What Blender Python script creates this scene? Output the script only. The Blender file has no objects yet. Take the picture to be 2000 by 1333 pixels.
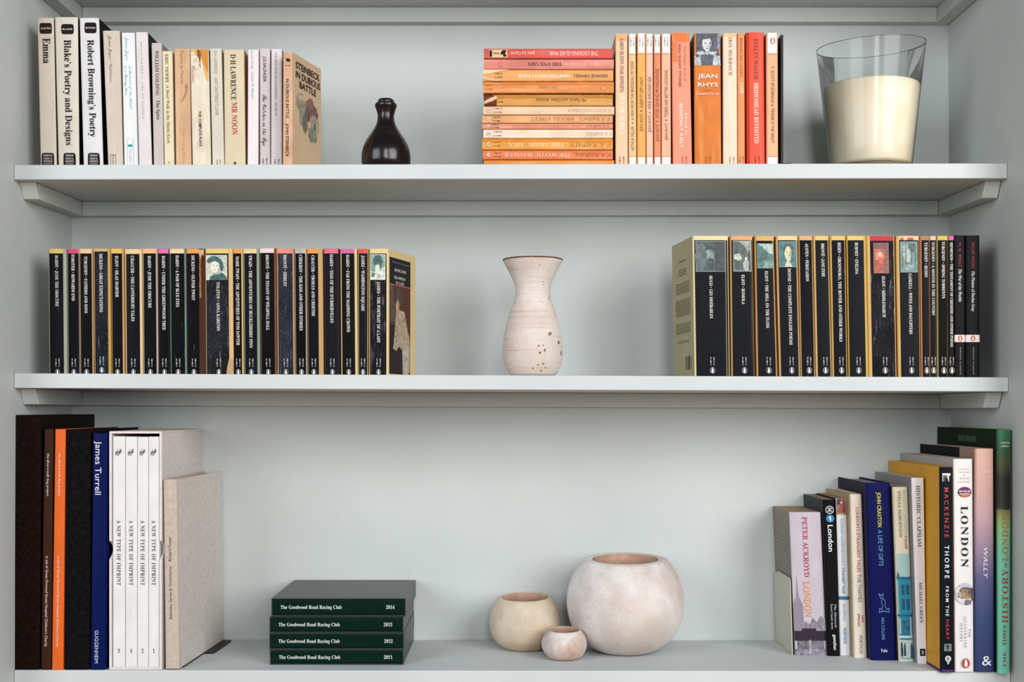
import bpy, bmesh, math, random
from mathutils import Vector
random.seed(7)
S = bpy.context.scene
COL = S.collection
F, D0, EZ, CX, CY = 2380.0, 1.7, 1.5, 997.0, 797.0
DW = 0.2265                                     # depth of the alcove behind the shelf fronts
# ------------------------------------------------------------------ camera, world, lights, exposure
cam = bpy.data.cameras.new('camera'); camo = bpy.data.objects.new('camera', cam); COL.objects.link(camo)
camo.location = (0, -D0, EZ); camo.rotation_euler = (math.pi/2, 0, 0)
cam.sensor_width = 36; cam.lens = F*36/2000; cam.shift_x = .0015; cam.shift_y = .06525; cam.clip_start = .05
S.camera = camo
w = bpy.data.worlds.new('world'); S.world = w; w.use_nodes = True
w.node_tree.nodes['Background'].inputs[0].default_value = (.86, .93, 1, 1)
w.node_tree.nodes['Background'].inputs[1].default_value = .17
def area(name, loc, target, sx, sy, power, color):
    l = bpy.data.lights.new(name, 'AREA'); l.shape = 'RECTANGLE'; l.size = sx; l.size_y = sy; l.energy = power; l.color = color
    o = bpy.data.objects.new(name, l); COL.objects.link(o); o.location = loc
    o.rotation_euler = (Vector(target)-Vector(loc)).to_track_quat('-Z', 'Y').to_euler()
    return o
area('window_light', (1.9, -2.5, 2.35), (0, 0, 1.5), 1.8, 1.9, 87, (1, .995, .985))
area('side_fill_light', (-2.1, -2.4, 2.3), (0, 0, 1.5), 1.7, 1.8, 52, (.94, .97, 1))  # added fill, no window here: brightens the right wall and left-facing covers
area('middle_window_light', (.3, -3.3, 2.4), (0, 0, 1.5), .55, 1.7, 37, (1, 1, 1))
S.view_settings.view_transform = 'Standard'; S.view_settings.look = 'None'
S.view_settings.exposure = -.05; S.view_settings.gamma = 1; S.view_settings.use_curve_mapping = False

# ------------------------------------------------------------------ helpers
def lin(c): return tuple(((x/255)/12.92 if x/255 <= .04045 else ((x/255+.055)/1.055)**2.4) for x in c[:3])+(1,)
def ink(c): k = lin(c); g = INKGAIN+.14*min(k[:3]); return tuple(x*g for x in k[:3])+(1,)
INKGAIN = .74                                    # printed papers, cloths and clays are somewhat darker than the raw tones noted below
def mix(a, b, t): return tuple(a[i]*(1-t)+b[i]*t for i in range(3))
class NT:
    def __init__(s, name):
        s.m = bpy.data.materials.new(name); s.m.use_nodes = True; s.t = s.m.node_tree
        s.b = s.t.nodes['Principled BSDF']; s.l = s.t.links
    def n(s, k, **kw):
        x = s.t.nodes.new('ShaderNode'+k)
        for a, v in kw.items(): setattr(x, a, v)
        return x
    def coords(s, scale, seed=True):
        tc = s.n('TexCoord'); mp = s.n('Mapping'); mp.inputs['Scale'].default_value = scale
        if seed:
            oi = s.n('ObjectInfo'); mu = s.n('Math', operation='MULTIPLY'); mu.inputs[1].default_value = 37.0
            s.l.new(oi.outputs['Random'], mu.inputs[0]); ad = s.n('VectorMath', operation='ADD')
            s.l.new(tc.outputs['Object'], mp.inputs['Vector']); s.l.new(mp.outputs[0], ad.inputs[0]); s.l.new(mu.outputs[0], ad.inputs[1])
            return ad.outputs[0]
        s.l.new(tc.outputs['Object'], mp.inputs['Vector']); return mp.outputs[0]
    def noise(s, vec, scale, detail=3, rough=.5):
        x = s.n('TexNoise'); x.inputs['Scale'].default_value = scale; x.inputs['Detail'].default_value = detail
        x.inputs['Roughness'].default_value = rough; s.l.new(vec, x.inputs['Vector']); return x.outputs['Fac']
    def ramp(s, fac, stops):
        r = s.n('ValToRGB'); e = r.color_ramp.elements
        while len(e) < len(stops): e.new(.5)
        for i, (p, c) in enumerate(stops): e[i].position = p; e[i].color = c if len(c) == 4 else c+(1,)
        s.l.new(fac, r.inputs[0]); return r.outputs[0]
    def mixc(s, fac, a, b):
        x = s.n('MixRGB')
        for sock, v in ((x.inputs[0], fac), (x.inputs[1], a), (x.inputs[2], b)):
            if hasattr(v, 'links'): s.l.new(v, sock)
            else: sock.default_value = v
        return x.outputs[0]
    def bump(s, fac, strength, dist=.001):
        b = s.n('Bump'); b.inputs['Strength'].default_value = strength; b.inputs['Distance'].default_value = dist
        s.l.new(fac, b.inputs['Height']); s.l.new(b.outputs[0], s.b.inputs['Normal'])
    def setup(s, col, rough, spec=.5):
        if not hasattr(col, 'links') and max(col[:3]) < .05: spec *= .5
        if hasattr(col, 'links'): s.l.new(col, s.b.inputs['Base Color'])
        else: s.b.inputs['Base Color'].default_value = col
        s.b.inputs['Roughness'].default_value = rough; s.b.inputs['Specular IOR Level'].default_value = spec
        return s.m
W0 = (0., 0., 0., 1.); W1 = (1., 1., 1., 1.)
MC = {}
def mat(col, kind='plain'):
    """procedural material of a printed or painted surface; kind sets its finish and wear"""
    key = (tuple(int(c) for c in col), kind)
    if key in MC: return MC[key]
    t = NT('%s_%d_%d_%d' % ((kind,)+key[0])); c = ink(col) if kind != 'paint' else lin(col)
    if kind == 'ink':
        m = t.setup(c, .55, .3)
    elif kind == 'paint':
        v = t.coords((1, 1, 1), False); n1 = t.noise(v, 5, 3); n2 = t.noise(v, 90, 4)
        k = t.mixc(t.ramp(n1, [(.3, W0), (.7, W1)]), lin(mix(col, (0, 0, 0), .035)), lin(mix(col, (255, 255, 255), .04)))
        t.bump(n2, .18, .0008); m = t.setup(k, .55, .2)
    elif kind in ('plain', 'worn', 'gloss'):
        v = t.coords((1, 1, .12)); n1 = t.noise(v, 120, 4, .6); v2 = t.coords((1, 1, 1)); n2 = t.noise(v2, 30, 3)
        d = {'plain': .04, 'worn': .12, 'gloss': .04}[kind]
        lite = mix(col, (255, 248, 235), d*(1.6 if max(col) > 90 else .5)); dark = mix(col, (60, 35, 20), d)
        k = t.mixc(t.ramp(n2, [(.35, W0), (.7, W1)]), ink(dark), c)
        k = t.mixc(t.ramp(n1, [(.5, W0), (.72, W1)]), k, ink(lite))
        t.bump(n1, .12 if kind != 'worn' else .3, .0005); m = t.setup(k, {'plain': .5, 'worn': .5, 'gloss': .36}[kind], .25 if max(col) > 120 else .06)
    elif kind in ('crack', 'scuff'):              # black laminated spine with pale creases along its length
        v = t.coords((1, 1, .06)); n1 = t.noise(v, 420, 5, .7); v2 = t.coords((1, 1, 1)); n2 = t.noise(v2, 700, 2); n3 = t.noise(v2, 26, 3)
        k = t.mixc(t.ramp(n3, [(.4, W0), (.68, W1)]), c, ink(mix(col, (110, 118, 140), .22 if kind == 'scuff' else .05)))
        hi = .60 if kind == 'scuff' else .655
        k = t.mixc(t.ramp(n1, [(hi, W0), (hi+.05, (.55, .55, .55)), (1, W1)]), k, ink((150, 145, 145)))
        if kind == 'scuff': k = t.mixc(t.ramp(n2, [(.62, W0), (.75, (.5, .5, .5))]), k, ink((140, 140, 150)))
        t.bump(n1, .25, .0004); m = t.setup(k, .45, .05)
    elif kind == 'cloth':
        v = t.coords((1, 1, 1), False); a = t.n('TexWave', wave_type='BANDS', bands_direction='Z'); a.inputs['Scale'].default_value = 420; a.inputs['Distortion'].default_value = 1.5
        b_ = t.n('TexWave', wave_type='BANDS', bands_direction='DIAGONAL'); b_.inputs['Scale'].default_value = 330; b_.inputs['Distortion'].default_value = 1.5
        t.l.new(v, a.inputs['Vector']); t.l.new(v, b_.inputs['Vector']); ad = t.n('Math', operation='ADD'); t.l.new(a.outputs['Fac'], ad.inputs[0]); t.l.new(b_.outputs['Fac'], ad.inputs[1])
        n1 = t.noise(v, 160, 3); k = t.mixc(t.ramp(n1, [(.3, W0), (.7, W1)]), ink(mix(col, (0, 0, 0), .07)), ink(mix(col, (255, 255, 255), .05)))
        t.bump(ad.outputs[0], .35, .0003); m = t.setup(k, .85, .2 if max(col) > 90 else .03)
    elif kind == 'pages':
        v = t.coords((1, .05, .02)); n1 = t.noise(v, 1500, 2); k = t.mixc(t.ramp(n1, [(.35, W0), (.65, W1)]), ink(mix(col, (70, 50, 30), .22)), c)
        t.bump(n1, .4, .0004); m = t.setup(k, .8, .2)
    elif kind == 'photo':                          # mottled printed picture
        v = t.coords((1, 1, 1)); n1 = t.noise(v, 170, 5, .65); k = t.mixc(t.ramp(n1, [(.35, W0), (.62, W1)]), ink(mix(col, (10, 20, 30), .28)), ink(mix(col, (235, 240, 230), .16)))
        m = t.setup(k, .4, .4)
    elif kind == 'laminate':
        v = t.coords((1, 1, 1), False); n1 = t.noise(v, 300, 3); t.bump(n1, .2, .0004); m = t.setup(c, .38, 1.0); t.b.inputs['Specular IOR Level'].default_value = .8
    elif kind == 'metal':
        m = t.setup(c, .45, .5); t.b.inputs['Metallic'].default_value = .2
    else:
        m = t.setup(c, .5)
    MC[key] = m; return m
def grad(name, stops, h, kind=.4):                 # printed colour gradient up a dust jacket
    t = NT(name); tc = t.n('TexCoord'); sp = t.n('SeparateXYZ'); t.l.new(tc.outputs['Object'], sp.inputs[0])
    d = t.n('Math', operation='DIVIDE'); d.inputs[1].default_value = h; t.l.new(sp.outputs['Z'], d.inputs[0])
    v = t.coords((.1, .1, 1), False); n1 = t.noise(v, 260, 4, .6); mm = t.n('Math', operation='MULTIPLY_ADD'); mm.inputs[1].default_value = .05
    t.l.new(n1, mm.inputs[0]); t.l.new(d.outputs[0], mm.inputs[2]); sb = t.n('Math', operation='SUBTRACT'); sb.inputs[1].default_value = .025; t.l.new(mm.outputs[0], sb.inputs[0])
    return t.setup(t.ramp(sb.outputs[0], [(p, ink(c)) for p, c in stops]), kind, .45)

def meshobj(name, verts, faces, mats, parent=None, mi=None, smooth=False, loc=None):
    me = bpy.data.meshes.new(name); me.from_pydata([tuple(v) for v in verts], [], faces)
    for m in mats: me.materials.append(m)
    if mi: me.polygons.foreach_set('material_index', mi)
    if smooth: me.polygons.foreach_set('use_smooth', [True]*len(me.polygons))
    me.update(); o = bpy.data.objects.new(name, me); COL.objects.link(o)
    if parent is not None: o.parent = parent
    if loc: o.location = loc
    return o
def tag(o, label=None, cat=None, group=None, kind=None):
    if label: o['label'] = label
    if cat: o['category'] = cat
    if group: o['group'] = group
    if kind: o['kind'] = kind
    return o
def empty(name, loc, label, cat, group=None):
    o = bpy.data.objects.new(name, None); COL.objects.link(o); o.location = loc; o.empty_display_size = .02
    return tag(o, label, cat, group)
def hexa(c):                                       # 8 corners: front bottom l,r, top r,l then back the same
    return c, [(0, 1, 2, 3), (5, 4, 7, 6), (4, 0, 3, 7), (1, 5, 6, 2), (3, 2, 6, 7), (4, 5, 1, 0)]
def box(name, x0, x1, y0, y1, z0, z1, m, parent=None, bev=0):
    v, f = hexa([(x0, y0, z0), (x1, y0, z0), (x1, y0, z1), (x0, y0, z1), (x0, y1, z0), (x1, y1, z0), (x1, y1, z1), (x0, y1, z1)])
    o = meshobj(name, v, f, [m], parent)
    if bev: bevel(o, bev)
    return o
def bevel(o, wd, seg=2):
    b = o.modifiers.new('bevel', 'BEVEL'); b.width = wd; b.segments = seg; b.limit_method = 'ANGLE'
def lathe(name, prof, m, parent, seg=72, fn=None, smooth=True, cap0=True):
    vs, fs = [], []
    for i, (r, z) in enumerate(prof):
        for k in range(seg):
            a = 2*math.pi*k/seg; p = Vector((r*math.cos(a), r*math.sin(a), z)); vs.append(fn(p) if fn else p)
    for i in range(len(prof)-1):
        for k in range(seg):
            k2 = (k+1) % seg; fs.append((i*seg+k, i*seg+k2, (i+1)*seg+k2, (i+1)*seg+k))
    if cap0: fs.append(tuple(range(seg-1, -1, -1)))
    if prof[-1][0] < .003: fs.append(tuple((len(prof)-1)*seg+k for k in range(seg)))
    return meshobj(name, vs, fs, [m], parent, smooth=smooth)
def smoothprof(pts, n=6):                          # Catmull-Rom through profile points
    out = []; P = [pts[0]]+list(pts)+[pts[-1]]
    for i in range(1, len(P)-2):
        a, b, c, d = (Vector(q) for q in P[i-1:i+3])
        for k in range(n):
            t = k/n; out.append(tuple(.5*((2*b)+(c-a)*t+(2*a-5*b+4*c-d)*t*t+(3*b-a-3*c+d)*t**3)))
    out.append(tuple(pts[-1])); return [(max(r, .0005), z) for r, z in out]

# ------------------------------------------------------------------ lettering (glyph outlines of the built-in font)
# faces: N sans, H heavy sans, O slanted sans, B serif, J slanted serif, I thin serif italic, S script
FACE = {'B': (0x1D400, 0x1D41A, 0x1D7CE), 'I': (0x1D434, 0x1D44E, None), 'S': (0x1D4D0, 0x1D4EA, None)}
def conv(s, f):
    if f == 'J': f = 'B'
    if f not in FACE: return s
    up, lo, dg = FACE[f]; o = ''
    for c in s:
        if 'A' <= c <= 'Z': o += chr(up+ord(c)-65)
        elif 'a' <= c <= 'z': o += chr(0x210E) if (f == 'I' and c == 'h') else chr(lo+ord(c)-97)
        elif dg and c.isdigit(): o += chr(dg+ord(c)-48)
        else: o += c
    return o
TXT = {}
def glyphs(s, f, sp=1.0):
    """outline mesh of a line of text, read from a text object in memory"""
    k = (s, f, sp)
    if k in TXT: return TXT[k]
    cu = bpy.data.curves.new('lettering', 'FONT'); cu.body = conv(s, f); cu.resolution_u = 3; cu.space_character = sp
    if f == 'H': cu.offset = .014
    if f in 'OJ': cu.shear = .25
    ob = bpy.data.objects.new('lettering', cu); me = ob.to_mesh()
    vs = [(v.co.x, v.co.y) for v in me.vertices]; fs = [tuple(p.vertices) for p in me.polygons]
    ob.to_mesh_clear(); bpy.data.objects.remove(ob); bpy.data.curves.remove(cu)
    TXT[k] = (vs, fs); return TXT[k]
def capheight(f):
    vs, _ = glyphs('H', f); return max(v[1] for v in vs)

# ------------------------------------------------------------------ shelves' heights (they are not quite level)
SH = {'A': ((24, 322), (1969, 319)), 'B': ((27, 729.5), (1967, 737.5)), 'C': ((28, 1310), (1972, 1312))}
def shelfz(k, x):
    (xa, ya), (xb, yb) = SH[k]; X0, X1 = (xa-CX)/1400, (xb-CX)/1400; t = (x-X0)/(X1-X0)
    return EZ+(CY-(ya+(yb-ya)*t))/1400
def wx(px, d): return (px-CX)*d/F
def wz(py, d): return EZ+(CY-py)*d/F

# ------------------------------------------------------------------ books
ROW = {}
UP = [0, .015, .04, .08, .16, .3, .5, .7, .84, .92, .96, .985, 1]
class Book:
    """A book standing with its spine to the front; local frame: x across, y back, z up. Pixel arguments are measures taken at its spine's distance."""
    def __init__(s, label, xt, xb=None, yt=0, shelf='A', sb=.01, depth=.11, spine=(200,)*3, left=None, right=None, name='paperback_book', group=None,
                 hard=False, wear='plain', pages=(214, 196, 160), bul=.0004, rc=.0012, fl=0., fr=0., row=None, raw=None, backto=None, mats=None, lift=0):
        xb = xb or xt; s.d = d = D0+sb; s.sp = spine
        if raw: X, z0, h, wd, rot = raw; x0t = x0b = -wd/2; x1t = x1b = wd/2; s.h = h; s.cx = X
        else:
            x0t, x1t, x0b, x1b = wx(xt[0], d), wx(xt[1], d), wx(xb[0], d), wx(xb[1], d)
            if row:
                p = ROW.get(row)
                if p: x0t = max(x0t, p[0]+.0003); x0b = max(x0b, p[1]+.0003)
                ROW[row] = (x1t, x1b)
            s.cx = (x0b+x1b)/2; z0 = max(shelfz(shelf, x0b), shelfz(shelf, x1b))+.0001+lift; s.h = wz(yt, d)-z0
            x0t -= s.cx; x1t -= s.cx; x0b -= s.cx; x1b -= s.cx; rot = 0
        s.z0 = z0; s.q = (x0t, x1t, x0b, x1b); s.fl, s.fr = fl, fr; s.bul, s.rc = bul, rc
        s.w = ((x1t-x0t)+(x1b-x0b))/2; s.layer = 0
        if backto is not None: depth = backto-sb
        s.depth = depth; s.hard = hard
        s.root = empty(name, (s.cx, sb, z0), label, 'book', group); s.root.rotation_euler = (0, rot, 0)
        s.vof = (lambda py: (wz(py, d)-z0)/s.h)
        left = left or spine; right = right or spine
        tc = .0023 if hard else .0007; ins = .003 if hard else .0002; s.tc = tc
        msp, ml, mr = mats or (mat(spine, wear), mat(left, 'plain'), mat(right, 'plain'))
        # cover: outer path left fore edge > spine > right fore edge, with thickness
        path = [(0, depth, 0), (0, s.py(0)+.0016, 0)]+[(u, s.py(u), 1) for u in UP]+[(1, s.py(1)+.0016, 2), (1, depth, 2)]
        n = len(path); vs = []; fs = []; mi = []
        for v in (0, 1):
            for k in range(n):
                u, y, _ = path[k]; vs.append(s.P(u, y, v))
            for k in range(n):
                u, y, _ = path[k]; t = tc/s.w; ui = t+u*(1-2*t); vs.append(s.P(ui, y if (k < 1 or k > n-2) else max(y, s.py(u))+tc, v))
        o0, i0, o1, i1 = 0, n, 2*n, 3*n
        for k in range(n-1):
            a = path[k][2] if path[k][2] != 1 else path[k+1][2]
            a = 0 if k < 1 else (2 if k >= n-2 else 1)
            fs += [(o0+k, o0+k+1, o1+k+1, o1+k), (i0+k+1, i0+k, i1+k, i1+k+1), (o1+k, o1+k+1, i1+k+1, i1+k), (o0+k+1, o0+k, i0+k, i0+k+1)]; mi += [a]*4
        fs += [(o0, o1, i1, i0), (o0+n-1, i0+n-1, i1+n-1, o1+n-1)]; mi += [0, 2]
        s.cover = meshobj('cover', vs, fs, [ml, msp, mr], s.root, mi)
        # page block
        t = tc/s.w*1.08; ya, yb = s.py(0)+tc+.0012, depth-ins; va, vb = (ins if hard else ins)/s.h, 1-ins/s.h
        c = [s.P(u, y, v) for y in (ya, yb) for (u, v) in ((t, va), (1-t, va), (1-t, vb), (t, vb))]
        v_, f_ = hexa(c); s.pages = meshobj('pages', v_, f_, [mat(pages, 'pages')], s.root)
    def py(s, u):
        a = abs(2*u-1); return s.bul*a*a+s.rc*a**14
    def P(s, u, y, v):
        x0t, x1t, x0b, x1b = s.q; x0 = x0b+(x0t-x0b)*v; x1 = x1b+(x1t-x1b)*v
        return (x0+(x1-x0)*u+y*(s.fr*u+s.fl*(1-u)), y, v*s.h)
    def top(s): s.layer += 1; return .00012*s.layer+.0001
    def uof(s, px, v):                             # spine fraction of a pixel column at height v
        x0t, x1t, x0b, x1b = s.q; x = wx(px, s.d)-s.cx; x0 = x0b+(x0t-x0b)*v; x1 = x1b+(x1t-x1b)*v; return (x-x0)/(x1-x0)
    def panel(s, u0, u1, p0, p1, col, kind='plain', name='printed_panel', v=None, m=None, wob=0, rnd=0):
        off = s.top(); v1, v0 = (s.vof(p0), s.vof(p1)) if v is None else v
        n = 8; vs = []; fs = []; nv = 24 if wob else (8 if rnd else 2)
        for j in range(nv):
            t = j/(nv-1); vv = v0+(v1-v0)*t; ww = random.uniform(-wob, wob) if wob else 0; w2 = random.uniform(-wob, wob) if wob else 0
            if rnd:
                ang = math.pi*(t-.5); e = rnd*(1-abs(math.cos(ang))**.35); ww += e; w2 -= e; vv = v0+(v1-v0)*(.5+.5*math.sin(ang))
            for k in range(n+1):
                u = (u0+ww)+(u1+w2-u0-ww)*k/n; vs.append(s.P(u, s.py(min(max(u, 0), 1))-off, vv))
        for j in range(nv-1):
            for k in range(n): fs.append((j*(n+1)+k, j*(n+1)+k+1, (j+1)*(n+1)+k+1, (j+1)*(n+1)+k))
        return meshobj(name, vs, fs, [m or mat(col, kind)], s.root)
    def text(s, txt, f, p0, p1, col, size, u=.5, mode='down', sp=1.0, v=None, name='lettering', face='spine', kind='ink'):
        """mode down/up: runs along the spine between rows p0 and p1; h: across between fractions p0..p1 at row u"""
        vs, fs = glyphs(txt, f, sp)
        if not vs: return
        cap = capheight(f); xa = min(p[0] for p in vs); xb = max(p[0] for p in vs); off = s.top() if face == 'spine' else .0010
        k = size*s.d/F/cap; out = []
        for x, y in vs:
            t = (x-xa)/(xb-xa)
            if face == 'spine':
                if mode in ('down', 'up'):
                    va, vb = (s.vof(p0), s.vof(p1)) if v is None else v
                    du = (y-cap/2)*k/s.w
                    if mode == 'down': uu, vv = u+du, va+(vb-va)*t
                    else: uu, vv = u-du, vb+(va-vb)*t
                else:
                    sg = -1 if mode == 'h180' else 1
                    uu = p0+(p1-p0)*(t if sg > 0 else 1-t); vv = s.vof(u)+sg*(y-cap/2)*k/s.h
                out.append(s.P(uu, s.py(min(max(uu, 0), 1))-off, vv))
            else:                                  # on a board: p0,p1 depths as fractions, u = height fraction
                yy = s.depth*(p0+(p1-p0)*t); vv = u+(y-cap/2)*k/s.h; q = s.P(1 if face == 'right' else 0, yy, vv)
                out.append((q[0]+(off if face == 'right' else -off), q[1], q[2]))
        return meshobj(name, out, fs, [mat(col, kind)], s.root)
    def shapes(s, u0, u1, p0, p1, L, name='picture', v=None, face='spine', base=None, y=None):
        """flat printed picture: L holds (points in the unit square, colour, kind)"""
        off = s.top() if face == 'spine' else .0004; v1, v0 = (s.vof(p0), s.vof(p1)) if v is None else v; vs = []; fs = []; mi = []; ms = []
        for i, (pts, col, kind) in enumerate(L):
            m = mat(col, kind)
            if m not in ms: ms.append(m)
            st = len(vs)
            if face == 'spine' and len(pts) == 4 and len({round(p[0], 5) for p in pts}) == 2 and len({round(p[1], 5) for p in pts}) == 2:
                xa, xb_ = min(p[0] for p in pts), max(p[0] for p in pts); ya, yb = min(p[1] for p in pts), max(p[1] for p in pts); n = 10
                for b in (ya, yb):
                    for k in range(n+1):
                        uu = u0+(u1-u0)*(xa+(xb_-xa)*k/n); vs.append(s.P(uu, s.py(min(max(uu, 0), 1))-off-.00006*i, v0+(v1-v0)*b))
                for k in range(n): fs.append((st+k, st+k+1, st+n+2+k, st+n+1+k)); mi.append(ms.index(m))
                continue
            for a, b in pts:
                if face == 'spine':
                    uu = u0+(u1-u0)*a; q = s.P(uu, -off-.00006*min(i, 14), v0+(v1-v0)*b)
                else:
                    q = s.P(1 if face == 'right' else 0, s.depth*(u0+(u1-u0)*a), v0+(v1-v0)*b); g = (off+.00003*min(i, 14))*(1 if face == 'right' else -1); q = (q[0]+g, q[1], q[2])
                vs.append(q)
            fs.append(tuple(range(st, len(vs)))); mi.append(ms.index(m))
        if face == 'spine': s.layer += (len(L)+1)//2
        return meshobj(name, vs, fs, ms, s.root, mi)
def rect(a, b, c, d): return [(a, b), (c, b), (c, d), (a, d)]
def ell(cx, cy, rx, ry, n=16, jit=0, a0=0, a1=360):
    return [(cx+rx*math.cos(math.radians(a0+(a1-a0)*k/n))*(1+random.uniform(-jit, jit)), cy+ry*math.sin(math.radians(a0+(a1-a0)*k/n))*(1+random.uniform(-jit, jit))) for k in range(n)]
FULL = rect(0, 0, 1, 1)
WHT = (232, 228, 222)
def logo(b, py, size, ring=(200, 198, 195), body=(245, 243, 240), fill=(22, 22, 30), u=.5, bird=(22, 22, 30)):
    """oval publisher's mark: ring, bird shape"""
    v = b.vof(py); hh = size*b.d/F/b.h; ww = hh*b.h/b.w*.78; st = (u-ww/2, u+ww/2)
    L = [(ell(.5, .5, .5, .5, 20), ring, 'ink'), (ell(.5, .5, .42, .44, 20), fill, 'ink'),
         ([(.5, .12), (.62, .16), (.7, .3), (.7, .5), (.64, .66), (.6, .76), (.56, .88), (.46, .9), (.4, .82), (.3, .8), (.38, .72), (.33, .56), (.28, .36), (.34, .18)], body, 'ink')]
    b.shapes(st[0], st[1], 0, 0, L, 'logo', v=(v+hh/2, v-hh/2))
def isbn(b, p0, p1, col=(215, 212, 208), u=.5, k=1.0):
    g = 3.6*b.d/F/b.w*k
    b.text('ISBN 0 14', 'H', p0, p1, col, 2.6*k, u+g, name='small_print'); b.text('04 3085 4', 'H', p0, p1, col, 2.6*k, u-g, name='small_print')

# ------------------------------------------------------------------ the alcove
PAINT = mat((193, 199, 197), 'paint')
XL = -.693
def xr(z): return .6935+(.0045)*(EZ+.34-z)/.71
wl = box('wall_left', -1.9, XL, -.07, .40, 0, 2.7, PAINT); tag(wl, kind='structure')
v, f = hexa([(xr(0), -.07, 0), (1.9, -.07, 0), (1.9, -.07, 2.7), (xr(2.7), -.07, 2.7), (xr(0), .40, 0), (1.9, .40, 0), (1.9, .40, 2.7), (xr(2.7), .40, 2.7)])
tag(meshobj('wall_right', v, f, [PAINT]), kind='structure')
tag(box('wall_back', -1.9, 1.9, DW, DW+.18, 0, 2.7, PAINT), kind='structure')
fl = NT('oak_floor'); vv = fl.coords((1, .1, 1), False); nn = fl.noise(vv, 14, 4); fm = fl.setup(fl.mixc(nn, lin((150, 112, 78)), lin((188, 150, 108))), .45)
tag(box('floor', -3, 3, -4.2, .45, -.05, 0, fm), kind='structure')
def shelf(k, yfl, yfr, ybl, ybr, rise, label):
    (xa, ya), (xb, yb) = SH[k]; X0 = XL+.0004; zt0, zt1 = shelfz(k, X0), shelfz(k, .694); X1 = xr(zt1)-.0004
    b0, b1 = EZ+(CY-ybl)/1400, EZ+(CY-ybr)/1400
    v, f = hexa([(X0, 0, b0), (X1, 0, b1), (X1, 0, zt1), (X0, 0, zt0), (X0, DW-.0003, b0+rise), (X1, DW-.0003, b1+rise), (X1, DW-.0003, zt1), (X0, DW-.0003, zt0)])
    o = meshobj('shelf', v, f, [mat((197, 203, 204), 'paint')]); bevel(o, .0012); tag(o, label, 'shelf', 'painted boards of the alcove')
    return b0, b1, X0, X1
ub = {}
ub['A'] = shelf('A', 0, 0, 351, 348.6, .0055, 'pale grey painted shelf board carrying the orange paperbacks and candle')
ub['B'] = shelf('B', 0, 0, 758.5, 765.5, -.001, 'pale grey painted shelf board carrying the black-spined paperbacks')
ub['C'] = shelf('C', 0, 0, 1345, 1347, 0, 'lowest pale grey painted shelf board carrying the round pots')
# the board above the frame, only its underside shows
zD = wz(13.5, 1.9085)
o = box('shelf', XL+.0004, xr(2.1)-.0004, 0, DW-.0003, zD, zD+.021, mat((197, 203, 204), 'paint'), bev=.0012)
tag(o, 'topmost pale grey shelf board, only its underside in view', 'shelf', 'painted boards of the alcove')
ub['D'] = (zD, zD, XL+.0004, xr(2.1)-.0004)
TR = mat((194, 199, 195), 'paint'); nt = [0]
def trim(vs, fs):
    nt[0] += 1; o = meshobj('trim_%d' % nt[0], vs, fs, [TR]); bevel(o, .0008, 1); return tag(o, kind='structure')
CH, CT, CW = .0224, .018, .0222
rise = {'A': .0055, 'B': -.001, 'D': 0}
for k in 'ABD':
    b0, b1, X0, X1 = ub[k]; r = rise[k]; ztb = (b0+b1)/2+r; hgt = {'A': CH, 'B': .0225, 'D': .0229}[k]
    X0 = XL+.0002; X1 = xr(b1-.02)-.0012
    zb = lambda x, y: b0+(b1-b0)*(x-X0)/(X1-X0)+r*y/DW-.0003
    y0, y1 = DW-CT, DW-.0003
    c = [(X0+CW, y0), (X1-CW, y0)]; 
    v, f = hexa([(X0+CW, y0, zb(X0, y0)-hgt), (X1-CW, y0, zb(X1, y0)-hgt), (X1-CW, y0, zb(X1, y0)), (X0+CW, y0, zb(X0, y0)), (X0+CW, y1, zb(X0, y1)-hgt), (X1-CW, y1, zb(X1, y1)-hgt), (X1-CW, y1, zb(X1, y1)), (X0+CW, y1, zb(X0, y1))])
    bt = trim(v, f)
    for px in ((320, 993) if k == 'A' else ((318, 990) if k == 'B' else (195, 690))):
        x = wx(px, 1.9085); zz = zb(x, y0)-hgt*.5
        vs = [(x+.0022*math.cos(a*math.pi/5), y0-.0005, zz+.0022*math.sin(a*math.pi/5)) for a in range(10)]+[(x+.0032*math.cos(a*math.pi/5), y0-.0001, zz+.0032*math.sin(a*math.pi/5)) for a in range(10)]
        meshobj('screw_cap', vs, [tuple(range(9, -1, -1))]+[(a, (a+1) % 10, 10+(a+1) % 10, 10+a) for a in range(10)], [TR], bt)
    for sd in (0, 1):
        xa, xb_ = (X0, X0+CW-.0003) if sd == 0 else (X1-CW+.0003, X1); ya, yb = .020, .033
        Xr = X0 if sd == 0 else X1
        v, f = hexa([(xa, yb, zb(Xr, yb)-hgt), (xb_, yb, zb(Xr, yb)-hgt), (xb_, ya, zb(Xr, ya)), (xa, ya, zb(Xr, ya)), (xa, y1, zb(Xr, y1)-hgt), (xb_, y1, zb(Xr, y1)-hgt), (xb_, y1, zb(Xr, y1)), (xa, y1, zb(Xr, y1))])
        trim(v, f)

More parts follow.
